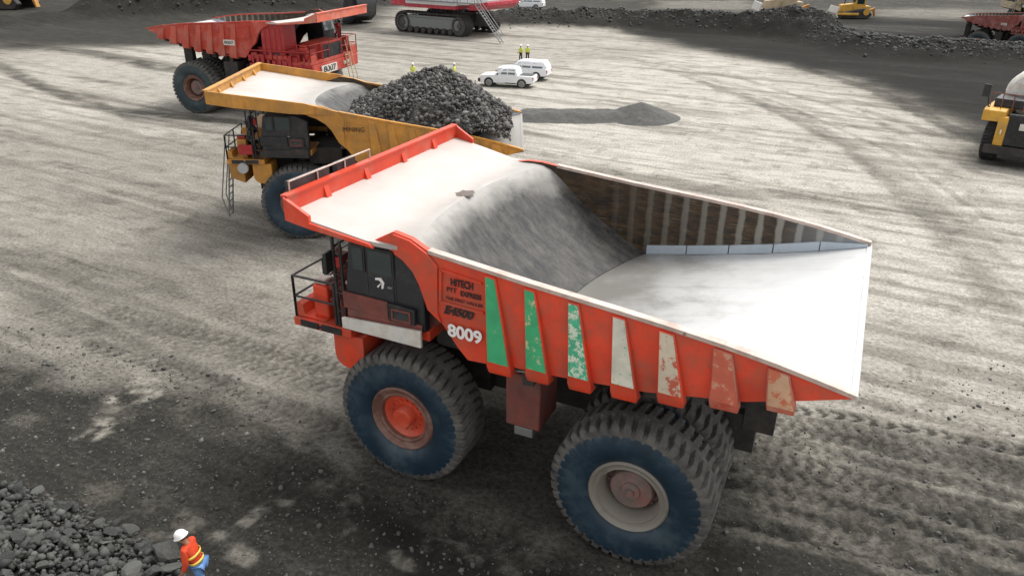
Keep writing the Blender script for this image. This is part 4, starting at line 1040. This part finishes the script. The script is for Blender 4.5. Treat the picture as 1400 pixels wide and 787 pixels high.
def person(label, loc, rz, lean=0., look=0., top='hivis_orange', legs='denim', stride=.12, arms=0., group=None):
    """faces local -x; lean bends the back forward from the hips"""
    t = thing('person', label, 'person', loc, rz, group)
    V3 = Vector
    hip = V3((0, 0, .93))
    def up(h, dx=0.0, y=0.0):      # along the leaning spine
        return hip+V3((-sin(lean)*h-cos(lean)*-dx*-1*0-cos(lean)*dx, y, cos(lean)*h-sin(lean)*dx))
    J = {}
    J['pelvis'] = (hip, (.135, .105)); J['waist'] = (up(.17), (.105, .080)); J['chest'] = (up(.36), (.110, .08)); J['neckb'] = (up(.50), (.060, .060))
    nk = lean*.6+look
    hd = up(.56)
    J['neck'] = (hd, .055)
    def hp(h, f=0): return hd+V3((-sin(nk)*h-cos(nk)*f, 0, cos(nk)*h-sin(nk)*f))
    J['jaw'] = (hp(.07, .025), (.070, .062)); J['face'] = (hp(.14, .012), (.078, .088)); J['crown'] = (hp(.22, -.005), (.066, .072))
    E_ = [('pelvis', 'waist'), ('waist', 'chest'), ('chest', 'neckb'), ('neckb', 'neck'), ('neck', 'jaw'), ('jaw', 'face'), ('face', 'crown')]
    JT = {k: J[k] for k in ('pelvis', 'waist', 'chest', 'neckb')}; ET = E_[:3]
    JL = {'pelvis': J['pelvis']}; EL = []
    gear = []
    for s, n in ((-1, 'L'), (1, 'R')):
        sh = up(.47, 0, s*.19); swing = arms+(.18*s)
        el = sh+V3((-sin(swing)*.29, s*.05, -cos(swing)*.29)); wr = el+V3((-sin(swing+.45)*.25, -s*.01, -cos(swing+.45)*.25))
        d = (wr-el).normalized()
        J['sh'+n] = (sh, .050); J['el'+n] = (el, .040); J['wr'+n] = (wr, .030); J['palm'+n] = (wr+d*.07, (.040, .020))
        E_ += [('chest', 'sh'+n), ('sh'+n, 'el'+n), ('el'+n, 'wr'+n), ('wr'+n, 'palm'+n)]
        JT['sh'+n] = (sh, .085); JT['el'+n] = (el, .064); JT['cu'+n] = (el.lerp(wr, .9), .048); ET += [('chest', 'sh'+n), ('sh'+n, 'el'+n), ('el'+n, 'cu'+n)]
        side = V3((1, 0, 0))
        for i in range(4):
            b = wr+d*.09+side*(.027-.018*i)*-1; ln = (.072, .082, .078, .060)[i]
            J[f'f{n}{i}a'] = (b, .009); J[f'f{n}{i}b'] = (b+d*ln*.55, .0085); J[f'f{n}{i}c'] = (b+d*ln*.9+V3((0, -s*ln*.35, 0)), .007)
            E_ += [('palm'+n, f'f{n}{i}a'), (f'f{n}{i}a', f'f{n}{i}b'), (f'f{n}{i}b', f'f{n}{i}c')]
        J['th'+n+'a'] = (wr+d*.05-side*.045, .010); J['th'+n+'b'] = (wr+d*.095-side*.055, .008); E_ += [('wr'+n, 'th'+n+'a'), ('th'+n+'a', 'th'+n+'b')]
        hj = hip+V3((0, s*.10, -.05)); kn = hip+V3((-.03-stride*s*.8, s*.11, -.47)); an = V3((stride*s*-1.0+.02, s*.12, .09)); toe = an+V3((-.17, s*.02, -.05))
        J['hip'+n] = (hj, .092); J['kn'+n] = (kn, .058); J['an'+n] = (an, .040); J['toe'+n] = (toe, (.040, .030))
        E_ += [('pelvis', 'hip'+n), ('hip'+n, 'kn'+n), ('kn'+n, 'an'+n), ('an'+n, 'toe'+n)]
        JL['hip'+n] = (hj, .098); JL['kn'+n] = (kn, .080); JL['he'+n] = (kn.lerp(an, .93), .066); EL += [('pelvis', 'hip'+n), ('hip'+n, 'kn'+n), ('kn'+n, 'he'+n)]
        gear.append((an, toe))
    body = skin_mesh('body', J, E_, 'skin', t, 'pelvis')
    JT['waist'] = (JT['waist'][0], (.155, .125)); JT['chest'] = (JT['chest'][0], (.20, .155)); JT['pelvis'] = (hip+V3((0, 0, -.02)), (.16, .135)); JT['neckb'] = (up(.535), (.085, .085))
    JL['pelvis'] = (hip+V3((0, 0, .01)), (.152, .125))
    jk = skin_mesh('jacket', JT, ET, top, t, 'chest'); skin_mesh('trousers', JL, EL, legs, t, 'pelvis')
    for h in (.10, .27):
        tp = MB(); n = 20; rx, ry = (.165, .215) if h > .2 else (.16, .19)
        v = []
        for z in (-.028, .028):
            for i in range(n):
                a = 2*pi*i/n; p = up(h+z, cos(a)*rx*.92, sin(a)*ry*.92); v.append(p)
        tp.add(v, [(i, (i+1) % n, n+(i+1) % n, n+i) for i in range(n)]); o = tp.build('reflective_band', 'tape', jk, recalc=True)
        sd = o.modifiers.new('thick', 'SOLIDIFY'); sd.thickness = .006; sd.offset = 1
    for an, toe in gear:
        skin_mesh('boot', {'a': (an+V3((0, 0, .10)), .062), 'b': (an+V3((.01, 0, -.02)), (.062, .055)), 'c': (toe, (.056, .042))}, [('a', 'b'), ('b', 'c')], 'boot', t, 'b', 1)
    # helmet, hair and face
    hc = hp(.20, -.008); hm = MB(); prof = [(.128, -.005), (.128, .02), (.118, .06), (.095, .10), (.055, .127), (.001, .135)]
    n = 28; v = []; f = []
    Rn = Matrix.Rotation(-nk, 3, 'Y')
    for r, z in prof:
        for i in range(n):
            a = 2*pi*i/n; k = 1.12 if cos(a) < 0 else 1.08; v.append(hc+Rn@V3((r*k*cos(a), r*.92*sin(a), z)))
    for k in range(len(prof)-1):
        for i in range(n): f.append((k*n+i, k*n+(i+1) % n, (k+1)*n+(i+1) % n, (k+1)*n+i))
    o = len(v)
    for i in range(n):
        a = 2*pi*i/n; e = .055 if cos(a) < -.3 else .018; v.append(hc+Rn@V3(((.128*1.12+e)*cos(a), (.128*.92+.018)*sin(a), -.014)))
    for i in range(n): f.append((o+i, o+(i+1) % n, (i+1) % n, i))
    hm.add(v, f); he = hm.build('helmet', 'helmet', t, recalc=True); sd = he.modifiers.new('t', 'SOLIDIFY'); sd.thickness = .008
    fa = MB()
    for s in (-1, 1):
        fa.obox(hp(.135, .088)+V3((0, s*.031, 0)), (.012, .024, .012), (0, -nk, 0), 1)
        fa.obox(hp(.12, -.01)+V3((0, s*.083, 0)), (.04, .018, .055), (0, -nk, 0), 0)
    fa.obox(hp(.11, .098), (.03, .024, .04), (0, -nk, 0), 0); fa.obox(hp(.075, .088), (.010, .042, .010), (0, -nk, 0), 1)
    fa.build('face', ['skin', 'hair'], body, bevel=.004)
    hr = MB()
    for i in range(9):
        a = -1.25+i*.31; hr.obox(hc+Rn@V3((.092*cos(a)-.0, .088*sin(a), -.035)), (.03, .04, .07), (0, -nk, a))
    hr.build('hair', 'hair', body, bevel=.01)
    return t
x, y = gp(281, 812)
person('worker in white helmet and orange jacket bending forward beside the rubble bank', (x, y, gz(x, y)), .35, lean=.30, look=.30, arms=.15, stride=.14)
x, y = gp(712, 84); person('worker in yellow vest and dark trousers, left one of the pair behind the white vehicles', (x, y, gz(x, y)), 1.2, lean=.05, top='hivis_yellow', legs='navy', stride=.05)
x, y = gp(721, 84); person('worker in yellow vest, right one of the pair behind the white vehicles', (x, y, gz(x, y)), 1.9, lean=.03, top='hivis_yellow', legs='navy', stride=.05)
x, y = gp(622, 113); person('worker in yellow vest walking alone between the rock load and the white vehicles', (x, y, gz(x, y)), .2, lean=.08, top='hivis_yellow', legs='navy', stride=.16)
x, y = gp(565, 112); person('worker in yellow vest half hidden behind the top of the rock load', (x, y, gz(x, y)), 2.6, lean=.05, top='hivis_yellow', legs='navy', stride=.06)

# ------------------------------------------------------------------ white vehicles (local -x forward)
def pickup(label, loc, rz, wagon=False, sc=1):
    t = thing('pickup_truck', label, 'pickup truck', loc, rz, 'white vehicles parked in the pit', sc)
    def body_loft(sections, mat, name, par):
        # section: x, half width low, half width high, z low, z high
        mb = MB(); v = []
        for x, a, b, z0, z1 in sections:
            v += [(x, -a, z0), (x, -a*1.0, z0+(z1-z0)*.55), (x, -b, z1-.04), (x, -b+.06, z1), (x, b-.06, z1), (x, b, z1-.04), (x, a, z0+(z1-z0)*.55), (x, a, z0)]
        k = 8; f = []
        for s in range(len(sections)-1):
            for i in range(k):
                f.append((s*k+i, s*k+(i+1) % k, (s+1)*k+(i+1) % k, (s+1)*k+i))
        f.append(tuple(range(k))); f.append(tuple(range((len(sections)-1)*k, len(sections)*k)))
        mb.add(v, f); return mb.build(name, mat, par, bevel=.02, recalc=True)
    b = body_loft([(-2.55, .78, .72, .5, .92), (-2.4, .88, .82, .42, 1.05), (-1.2, .91, .86, .42, 1.14), (-.9, .92, .88, .40, 1.16), (.9, .92, .89, .40, 1.16), (1.0, .92, .90, .42, 1.14 if not wagon else 1.18), (2.5, .90, .88, .48, 1.12 if not wagon else 1.16), (2.62, .86, .84, .55, 1.08)], 'clean_white', 'body', t)
    if wagon:
        gh = body_loft([(-1.05, .86, .84, 1.12, 1.20), (-.35, .83, .72, 1.12, 1.78), (.1, .83, .73, 1.12, 1.83), (2.2, .83, .74, 1.12, 1.83), (2.55, .82, .76, 1.12, 1.35)], 'clean_white', 'cabin', t)
        wins = [(-.55, .0), (.1, .95), (1.1, 2.15)]
    else:
        gh = body_loft([(-1.05, .86, .84, 1.12, 1.18), (-.30, .83, .72, 1.12, 1.74), (.1, .83, .73, 1.12, 1.79), (.95, .83, .73, 1.12, 1.78), (1.15, .83, .78, 1.12, 1.2)], 'clean_white', 'cabin', t)
        wins = [(-.5, .12), (.22, .88)]
        MB().box(1.2, 2.5, -.74, .74, 1.12, 1.15).build('load_bed', 'black', t)
    for s in (-1, 1):
        for x0, x1 in wins:
            sl = .28 if x0 < -.3 else .0
            v = [(x0-.0, s*.835, 1.2), (x1, s*.835, 1.2), (x1, s*.775, 1.62), (x0+sl, s*.775, 1.62)]
            v2 = [(x, y+s*.02, z) for x, y, z in v]
            MB().add(v+v2, [(0, 1, 2, 3), (4, 7, 6, 5), (0, 4, 5, 1), (1, 5, 6, 2), (2, 6, 7, 3), (3, 7, 4, 0)]).build('window', 'car_glass', gh, recalc=True)
        MB().obox((-.75, s*1.02, 1.22), (.12, .2, .16)).build('mirror', 'black', t, bevel=.03)
        MB().box(-2.52, -2.3, min(s*.52, s*.86), max(s*.52, s*.86), .78, .95).build('headlight', 'lamp', t, bevel=.03)
        MB().box(2.5, 2.64, min(s*.7, s*.87), max(s*.7, s*.87), .75, 1.05).build('tail_light', 'redbright', t, bevel=.02)
        MB().box(-.05, 1.0, s*.94-.02, s*.94+.02, .38, .46).build('side_step', 'black', t)
        for x in (-1.62, 1.55):
            ar = MB().lathe([(.45, -.04), (.45, .04), (.36, .05), (.36, -.05), (.45, -.04)], 24)
            o = ar.build('wheel_arch', 'black', t); o.location = (x, s*.90, .42)
            wheel(t, (x, s*.80, .39), s, R=.39, w=.27, rr=.24, style='front', side_m='darkrubber', rimm='palesteel', hubm='grey_steel', lugs=30, slope=2, tread='darkrubber')
    MB().add([(-1.09, -.74, 1.18), (-1.09, .74, 1.18), (-.39, .66, 1.70), (-.39, -.66, 1.70), (-1.05, -.74, 1.14), (-1.05, .74, 1.14), (-.35, .66, 1.66), (-.35, -.66, 1.66)], [(0, 1, 2, 3), (4, 7, 6, 5), (0, 4, 5, 1), (1, 5, 6, 2), (2, 6, 7, 3), (3, 7, 4, 0)]).build('windscreen', 'car_glass', gh, recalc=True)
    MB().box(-2.72, -2.45, -.85, .85, .42, .72).build('bull_bar', 'black', t, bevel=.05)
    MB().box(-2.57, -2.5, -.5, .5, .74, .94).build('grille', 'black', t)
    MB().box(-2.0, 2.3, -.6, .6, .3, .42).build('underbody', 'chassis', t)
    return t
x, y = gp(689, 120); pickup('white crew-cab pickup with a black bull bar, parked in front of the other white vehicle', (x, y+.9, gz(x, y)), .16, sc=1.0)
x, y = gp(712, 109); pickup('white station wagon with dark rear windows parked behind the white pickup', (x, y+.7, gz(x, y)), .10, True, sc=1.0)
x, y = gp(722, 13); t = pickup('white utility wagon far away on the dark ground at the top edge', (x, y, gz(x, y)), .1, True, sc=1.2)
x, y = gp(650, 124)
po = MB().tube((0, 0, 0), (0, 0, .9), .07, 10).tube((0, 0, .72), (0, 0, .84), .085, 10, 1)
o = po.build('marker_post', ['black', 'white']); o.location = (x, y, gz(x, y)); tag(o, 'short dark marker post standing at the front of the white pickup', 'post')

# ------------------------------------------------------------------ excavator (local x along its tracks)
def excavator():
    cx, cy = -53.9, 83.6
    t = thing('mining_excavator', 'huge white and crimson tracked mining excavator at the top edge', 'excavator', (cx, cy, gz(cx, cy)), -.146)
    def stad(L, h, n=14):
        r = h/2; p = []
        for i in range(n+1): a = -pi/2+pi*i/n; p.append((L/2-r+r*cos(a), r+r*sin(a)))
        for i in range(n+1): a = pi/2+pi*i/n; p.append((-L/2+r+r*cos(a), r+r*sin(a)))
        return p
    for s in (-1, 1):
        y0, y1 = sorted((s*2.6, s*4.2))
        fr = MB().box(-4.9, 4.9, y0+.25, y1-.12, .75, 2.1).prism([(-5.0, 2.1), (5.0, 2.1), (4.0, 2.45), (-4.0, 2.45)], y0+.3, y1-.2).build('track_frame', 'grey_steel', t, bevel=.08, recalc=True)
        tk = MB(); o = stad(12.6, 2.75); n = len(o); L = [0]
        # track shoes as plates round the loop
        loop = o+[o[0]]; acc = 0
        for a, b in zip(loop[:-1], loop[1:]):
            l = math.hypot(b[0]-a[0], b[1]-a[1]); k = max(1, round(l/.55))
            for i in range(k):
                f = (i+.5)/k; px_, pz_ = a[0]+(b[0]-a[0])*f, a[1]+(b[1]-a[1])*f; an = atan2(b[1]-a[1], b[0]-a[0])
                tk.obox((px_, (y0+y1)/2, pz_), (l/k*.92, y1-y0, .16), (0, -an, 0)); tk.obox((px_, (y0+y1)/2, pz_), (.1, y1-y0, .34), (0, -an, 0))
        tk.build('track', 'chassis', t)
        for x, r in ((5.0, 1.18), (-5.0, 1.12)):
            w = MB().lathe([(.01, -.3), (.35, -.3), (.4, -.18), (r-.3, -.15), (r-.2, -.4), (r, -.4), (r, .4), (.01, .4)], 32)
            w.build('sprocket' if x > 0 else 'idler', 'trackgrey', t).location = (x, s*3.75, 1.38)
        for i in range(7):
            w = MB().lathe([(.01, -.3), (.4, -.3), (.42, .3), (.01, .3)], 18); w.build('track_roller', 'chassis', t).location = (-3.6+i*1.2, s*3.95, .52)
    MB().box(-3, 3, -2.8, 2.8, 1.3, 2.6).lathe([(.01, 0)], 4).build('car_body', 'chassis', t)
    ring = MB(); 
    for k in range(24):
        a = 2*pi*k/24; ring.obox((2.1*cos(a), 2.1*sin(a), 2.9), (.6, .5, .8), (0, 0, a))
    ring.build('slew_ring', 'black', t)
    hs = MB().box(-4.2, 4.6, -4.3, 3.9, 3.9, 9.2)
    hs.build('machinery_house', 'clean_white', t, bevel=.12)
    MB().box(-4.3, 4.7, -4.38, 3.95, 3.5, 3.96).build('house_skirt', 'redwhite', t, bevel=.05)
    st = MB()
    for i in range(5): st.box(-3.6+i*1.6, -2.6+i*1.6, -4.34, -4.29, 5.0, 8.4)
    st.build('louvre', 'grey_steel', t)
    MB().prism([(4.75, 4.1), (9.0, 4.2), (9.7, 4.8), (9.7, 7.4), (4.75, 8.2)], -3.9, 3.7).build('counterweight', 'clean_white', t, bevel=.15, recalc=True)
    MB().prism([(6.7, 3.5), (8.9, 3.6), (9.8, 4.2), (9.8, 4.72), (6.7, 4.3)], -4.0, 3.8).build('counterweight_base', 'redwhite', t, bevel=.1, recalc=True)
    cb = MB().box(-7.0, -3.6, -4.2, -1.6, 7.2, 10.4).build('cab', 'clean_white', t, bevel=.1)
    MB().box(-7.06, -7.0, -4.0, -1.8, 8.4, 10.1).box(-6.7, -4.2, -4.26, -4.2, 8.4, 10.0).build('cab_window', 'glass', cb)
    MB().box(-7.0, -3.6, -4.2, -1.6, 3.6, 7.15).build('cab_base', 'redwhite', t, bevel=.1)
    def beam(pts, w, y, name, m):
        mb = MB(); mb.prism(pts, y-w, y+w); return mb.build(name, m, t, bevel=.08, recalc=True)
    beam([(-3.4, 5.0), (-3.2, 6.6), (-10.5, 13.6), (-15.8, 13.3), (-15.6, 12.2), (-10.8, 12.0)], .8, .6, 'boom', 'clean_white')
    beam([(-14.9, 13.8), (-16.4, 13.4), (-19.0, 4.6), (-18.0, 4.3)], .6, .6, 'stick', 'clean_white')
    cyl = MB().tube((-4.2, .0, 4.6), (-11.0, .0, 11.4), .28, 14).tube((-4.2, 1.3, 4.6), (-11.0, 1.3, 11.4), .28, 14).tube((-12.0, .6, 13.2), (-17.2, .6, 9.0), .25, 14)
    cyl.build('hydraulic_cylinder', 'grey_steel', t)
    bk = MB().prism([(-18.4, 5.4), (-16.9, 4.9), (-16.2, 3.2), (-16.5, 1.2), (-17.6, .35), (-19.6, .1), (-20.0, .35), (-18.1, .75), (-17.2, 1.7), (-17.0, 3.1), (-17.6, 4.4), (-18.7, 4.7)], -1.6, 2.8)
    for y in (-1.6, 2.6): bk.prism([(-18.4, 5.4), (-16.9, 4.9), (-16.2, 3.2), (-16.5, 1.2), (-17.6, .35), (-19.6, .1), (-19.2, 2.6)], y, y+.2)
    bk = bk.build('bucket', 'black', t, recalc=True)
    for y in (-1.4, -.4, .6, 1.6, 2.6):
        MB().prism([(-19.5, .05), (-19.5, .5), (-20.6, .12)], y-.17, y+.17).build('bucket_tooth', 'palesteel', bk, recalc=True)
    ld = MB()
    for y in (-5.1, -4.45): ld.tube((8.4, y, 4.6), (13.9, y-1.8, .15), .07, 6); ld.tube((8.4, y, 5.6), (13.9, y-1.8, 1.15), .05, 6)
    for k in range(14):
        f = (k+.5)/14; ld.tube((8.4+5.5*f, -5.1-1.8*f, 4.6-4.45*f), (8.4+5.5*f, -4.45-1.8*f, 4.6-4.45*f), .06, 6)
    ld.build('access_stair', 'grey_steel', t)
    wk = MB().box(-4.2, 8.6, -5.2, -4.4, 4.45, 4.55)
    for k in range(12): wk.tube((-4.1+k*1.15, -5.15, 4.55), (-4.1+k*1.15, -5.15, 5.6), .035, 6)
    wk.tube((-4.1, -5.15, 5.6), (8.55, -5.15, 5.6), .035, 6); wk.tube((-4.1, -5.15, 5.1), (8.55, -5.15, 5.1), .03, 6)
    wk.build('walkway', 'grey_steel', t)
    return t
excavator()

# ------------------------------------------------------------------ bulldozers
def dozer(label, loc, rz, m='yellow2', sc=1):
    t = thing('bulldozer', label, 'bulldozer', loc, rz, 'bulldozers working far off', sc)
    for s in (-1, 1):
        y0, y1 = sorted((s*1.0, s*1.65)); tr = MB().prism([(-2.0, 0), (1.9, 0), (2.5, .55), (1.7, 1.55), (1.2, 1.6), (-2.0, 1.0), (-2.5, .5)], y0, y1)
        tr.build('track', 'chassis', t, bevel=.08, recalc=True)
        MB().lathe([(.01, -.08), (.5, -.08), (.5, .08), (.01, .08)], 20).build('sprocket', m, t).location = (1.45, s*1.68, 1.0)
        MB().box(-3.2, .2, min(s*1.7, s*1.95), max(s*1.7, s*1.95), .5, .85).build('push_arm', m, t, bevel=.04)
    MB().prism([(-2.5, .9), (-2.5, 2.0), (-.3, 2.25), (-.3, 1.0)], -.7, .7).build('engine_hood', m, t, bevel=.06, recalc=True)
    MB().box(-.4, 2.2, -.95, .95, .9, 1.9).build('body', m, t, bevel=.06)
    cb = MB().prism([(-.35, 1.9), (-.15, 3.2), (1.3, 3.2), (1.5, 1.9)], -.8, .8).build('cab', m, t, bevel=.05, recalc=True)
    MB().box(.0, 1.15, -.84, -.8, 2.2, 3.0).box(.0, 1.15, .8, .84, 2.2, 3.0).box(-.28, -.2, -.65, .65, 2.2, 2.9).build('cab_window', 'glass', cb)
    MB().box(-.3, 1.5, -.95, .95, 3.22, 3.34).build('cab_roof', m, t, bevel=.04)
    bl = MB().prism([(-3.35, 0.1), (-3.15, .12), (-3.4, .8), (-3.15, 1.75), (-3.35, 1.78), (-3.62, .8)], -2.3, 2.3).build('blade', 'white', t, recalc=True)
    MB().tube((-1.6, .5, 2.0), (-1.6, .5, 3.0), .09, 10).build('exhaust_pipe', 'black', t)
    MB().prism([(2.2, 1.2), (3.2, 1.6), (3.5, .2), (3.3, .2), (3.0, 1.2), (2.2, .9)], -.25, .25).build('ripper', 'yellow', t, recalc=True)
    return t
x, y = gp(1069, 24); dozer('dusty tan bulldozer with a pale blade half hidden behind the dark berm', (x, y, gz(x, y)+.1), .35, 'tan', 1.35)
x, y = gp(1166, 25); dozer('bright yellow bulldozer with a white blade on the grey flat beyond the berm', (x, y, gz(x, y)+.1), .35, 'yellow2', 1.05)
x, y = gp(14, 12); dozer('yellow bulldozer cut off by the top left corner', (x, y, gz(x, y)+.1), .25, 'yellow2', 1.7)

# ------------------------------------------------------------------ water truck at the right edge (local -x forward)
def water_truck():
    x, y = gp(1349, 217)
    t = thing('water_truck', 'yellow water truck with a rounded white tank at the right edge', 'water truck', (0, 0, 0), 0)
    ang = 1.30      # its nose points at the camera
    t.rotation_euler = (0, 0, ang)
    # the right front wheel (local (-2.4, 1.9)) stands at the measured point
    lx, ly = -2.4-.2, 1.75
    t.location = (x-(cos(ang)*lx-sin(ang)*ly)*.98, y-(sin(ang)*lx+cos(ang)*ly)*.98, gz(x, y))
    t.location = (x-(cos(ang)*lx-sin(ang)*ly), y-(sin(ang)*lx+cos(ang)*ly), gz(x, y))
    for s in (-1, 1):
        wheel(t, (-2.4, s*1.75, 1.28), s, R=1.3, w=.95, rr=.68, style='front', side_m='darkrubber', rimm='yellow', hubm='yellow', lugs=36, slope=1, tread='darkrubber')
        for yy in (1.9, 1.05): wheel(t, (2.2, s*yy, 1.28), s, R=1.3, w=.78, rr=.68, style='rear', side_m='darkrubber', rimm='yellow', hubm='yellow', lugs=36, slope=1, tread='darkrubber')
        y0, y1 = sorted((s*1.2, s*2.45))
        MB().prism([(-4.0, 2.65), (-4.0, 3.30), (-3.7, 3.42), (-.9, 3.42), (-.9, 2.9), (-3.3, 2.9)], y0, y1).build('fender', 'yellow2', t, bevel=.05, recalc=True)
        y0, y1 = sorted((s*.95, s*1.5))
        MB().box(-4.1, -3.5, y0, y1, 1.25, 3.0).build('front_column', 'yellow2', t, bevel=.04)
        MB().tube((-3.6, s*2.3, 3.4), (-3.6, s*2.55, 4.5), .04, 8).obox((-3.6, s*2.6, 4.4), (.1, .4, .75)).build('mirror', 'black', t)
        MB().lathe([(.01, -.03), (.16, -.03), (.16, .03), (.01, .03)], 18).build('headlight', 'lamp', t).location = (-4.12, s*1.2, 2.1)
    MB().box(-3.6, 3.4, -.75, .75, 1.0, 1.75).box(-3.2, -1.8, -1.3, 1.3, .95, 1.5).build('chassis', 'chassis', t)
    g = MB().box(-4.05, -3.5, -1.0, 1.0, 1.35, 3.2)
    for k in range(12): g.box(-4.1, -4.04, -.95, .95, 1.45+k*.14, 1.5+k*.14)
    g = g.build('grille', 'black', t); MB().box(-4.14, -4.10, -.14, .30, 2.35, 2.75).build('badge_plate', 'white', g)
    MB().box(-4.3, -3.9, -1.9, 1.9, .75, 1.25).build('bumper', 'chassis', t, bevel=.04)
    cb = MB().box(-2.6, -.9, -2.3, -.5, 3.43, 5.0).build('cab', 'yellow2', t, bevel=.06); MB().box(-2.66, -2.6, -2.2, -.6, 3.9, 4.8).build('windscreen', 'glass', cb)
    MB().box(-3.2, -1.2, .3, 2.1, 3.43, 3.95).build('air_filter_box', 'black', t, bevel=.05)
    tank = MB(); n = 30; v = []; f = []; xs = [-1.5, -1.35, -1.1, -.8, 3.2, 3.6, 3.8]; ks = [.55, .85, .96, 1, 1, .95, .6]
    for xx, k in zip(xs, ks):
        for i in range(n):
            a = 2*pi*i/n; v.append((xx, 2.0*k*cos(a)*(1.0), 4.15+1.55*k*sin(a)))
    for j in range(len(xs)-1):
        for i in range(n): f.append((j*n+i, j*n+(i+1) % n, (j+1)*n+(i+1) % n, (j+1)*n+i))
    f.append(tuple(range(n))); f.append(tuple(range((len(xs)-1)*n, len(xs)*n)))
    tank.add(v, f).build('water_tank', 'white', t, recalc=True)
    rl = MB()
    for k in range(5): rl.tube((-.8+k, .9, 5.5), (-.8+k, .9, 6.4), .03, 6); rl.tube((-.8+k, -.9, 5.5), (-.8+k, -.9, 6.4), .03, 6)
    for yy in (-.9, .9): rl.tube((-.8, yy, 6.4), (3.2, yy, 6.4), .03, 6)
    rl.tube((-.8, -.9, 6.4), (-.8, .9, 6.4), .03, 6); rl.build('railing', 'palesteel', t)
    MB().tube((-1.0, .6, 5.5), (-1.6, 1.4, 6.9), .05, 8).build('spray_pipe', 'palesteel', t)
    hr = MB()
    for k in range(4): hr.tube((-3.8, .4+k*.6, 3.43), (-3.8, .4+k*.6, 4.35), .03, 6)
    hr.tube((-3.8, .4, 4.35), (-3.8, 2.3, 4.35), .03, 6); hr.build('deck_railing', 'rust', t)
    return t
water_truck()

# ------------------------------------------------------------------ far trucks at the upper right
x, y = gp(1322, 55)
T5 = dup(T3, None, (x+2, y+4, gz(x, y)-1.9), 2.95, 'small faded red haul truck half sunk behind the berm at upper right', .82)
x, y = gp(1462, 48)
T6 = dup(T2, None, (x+1, y+9, gz(x, y)), 0.25, 'dusty tan haul truck with a pale canopy cut off by the upper right edge', 1.0)
def recol(o, mp):
    if o.type == 'MESH':
        me = None
        for sl in o.material_slots:
            if sl.material and sl.material.name in mp:
                new = mp[sl.material.name]; sl.link = 'OBJECT'; sl.material = new
    for c in o.children: recol(c, mp)
MAT['red_dull'] = M('dull_dusty_red_paint', (.25, .055, .042), .7, 0, .3, .8, (.3, .2, .17), .5, 1.2, .1, 14)
recol(T5, {MAT[k].name: MAT['red_dull'] for k in ('red_old', 'salmon_dark', 'salmon', 'redbright')})
recol(T6, {MAT['yellow'].name: MAT['tan']})

# ------------------------------------------------------------------ camera
cd = bpy.data.cameras.new('camera'); cam = bpy.data.objects.new('camera', cd); COL.objects.link(cam)
cd.sensor_width = 36; cd.lens = FPX/1400*36; cd.clip_end = 5000; cd.clip_start = .1
mw = Matrix.Identity(4)
for i in range(3):
    mw[i][0] = CR[i]; mw[i][1] = CU[i]; mw[i][2] = -CF[i]; mw[i][3] = CAM[i]
cam.matrix_world = mw
S.camera = cam
# ------------------------------------------------------------------ light: bright overcast
W = bpy.data.worlds.new('World'); S.world = W; W.use_nodes = True
nt = W.node_tree; bg = nt.nodes['Background']
sky = nt.nodes.new('ShaderNodeTexSky'); sky.sky_type = 'NISHITA'; sky.sun_disc = False
SUN_EL, SUN_AZ = radians(60), radians(25)       # azimuth measured clockwise from +y
sky.sun_elevation = SUN_EL; sky.sun_rotation = SUN_AZ; sky.dust_density = 3; sky.air_density = 1.0
hs = nt.nodes.new('ShaderNodeHueSaturation'); hs.inputs['Saturation'].default_value = .10
nt.links.new(sky.outputs[0], hs.inputs['Color']); nt.links.new(hs.outputs[0], bg.inputs[0]); bg.inputs[1].default_value = .15
sl = bpy.data.lights.new('sun', 'SUN'); sl.energy = 1.35; sl.angle = radians(26); sl.color = (1, .97, .93)
so = bpy.data.objects.new('sun', sl); COL.objects.link(so)
dv = Vector((sin(SUN_AZ)*cos(SUN_EL), cos(SUN_AZ)*cos(SUN_EL), sin(SUN_EL)))
so.rotation_euler = dv.to_track_quat('Z', 'Y').to_euler(); so.location = dv*300
S.view_settings.view_transform = 'Standard'; S.view_settings.look = 'None'; S.view_settings.gamma = 1
S.view_settings.use_curve_mapping = False
S.view_settings.exposure = .92
S.cycles.max_bounces = 5; S.cycles.use_denoising = True
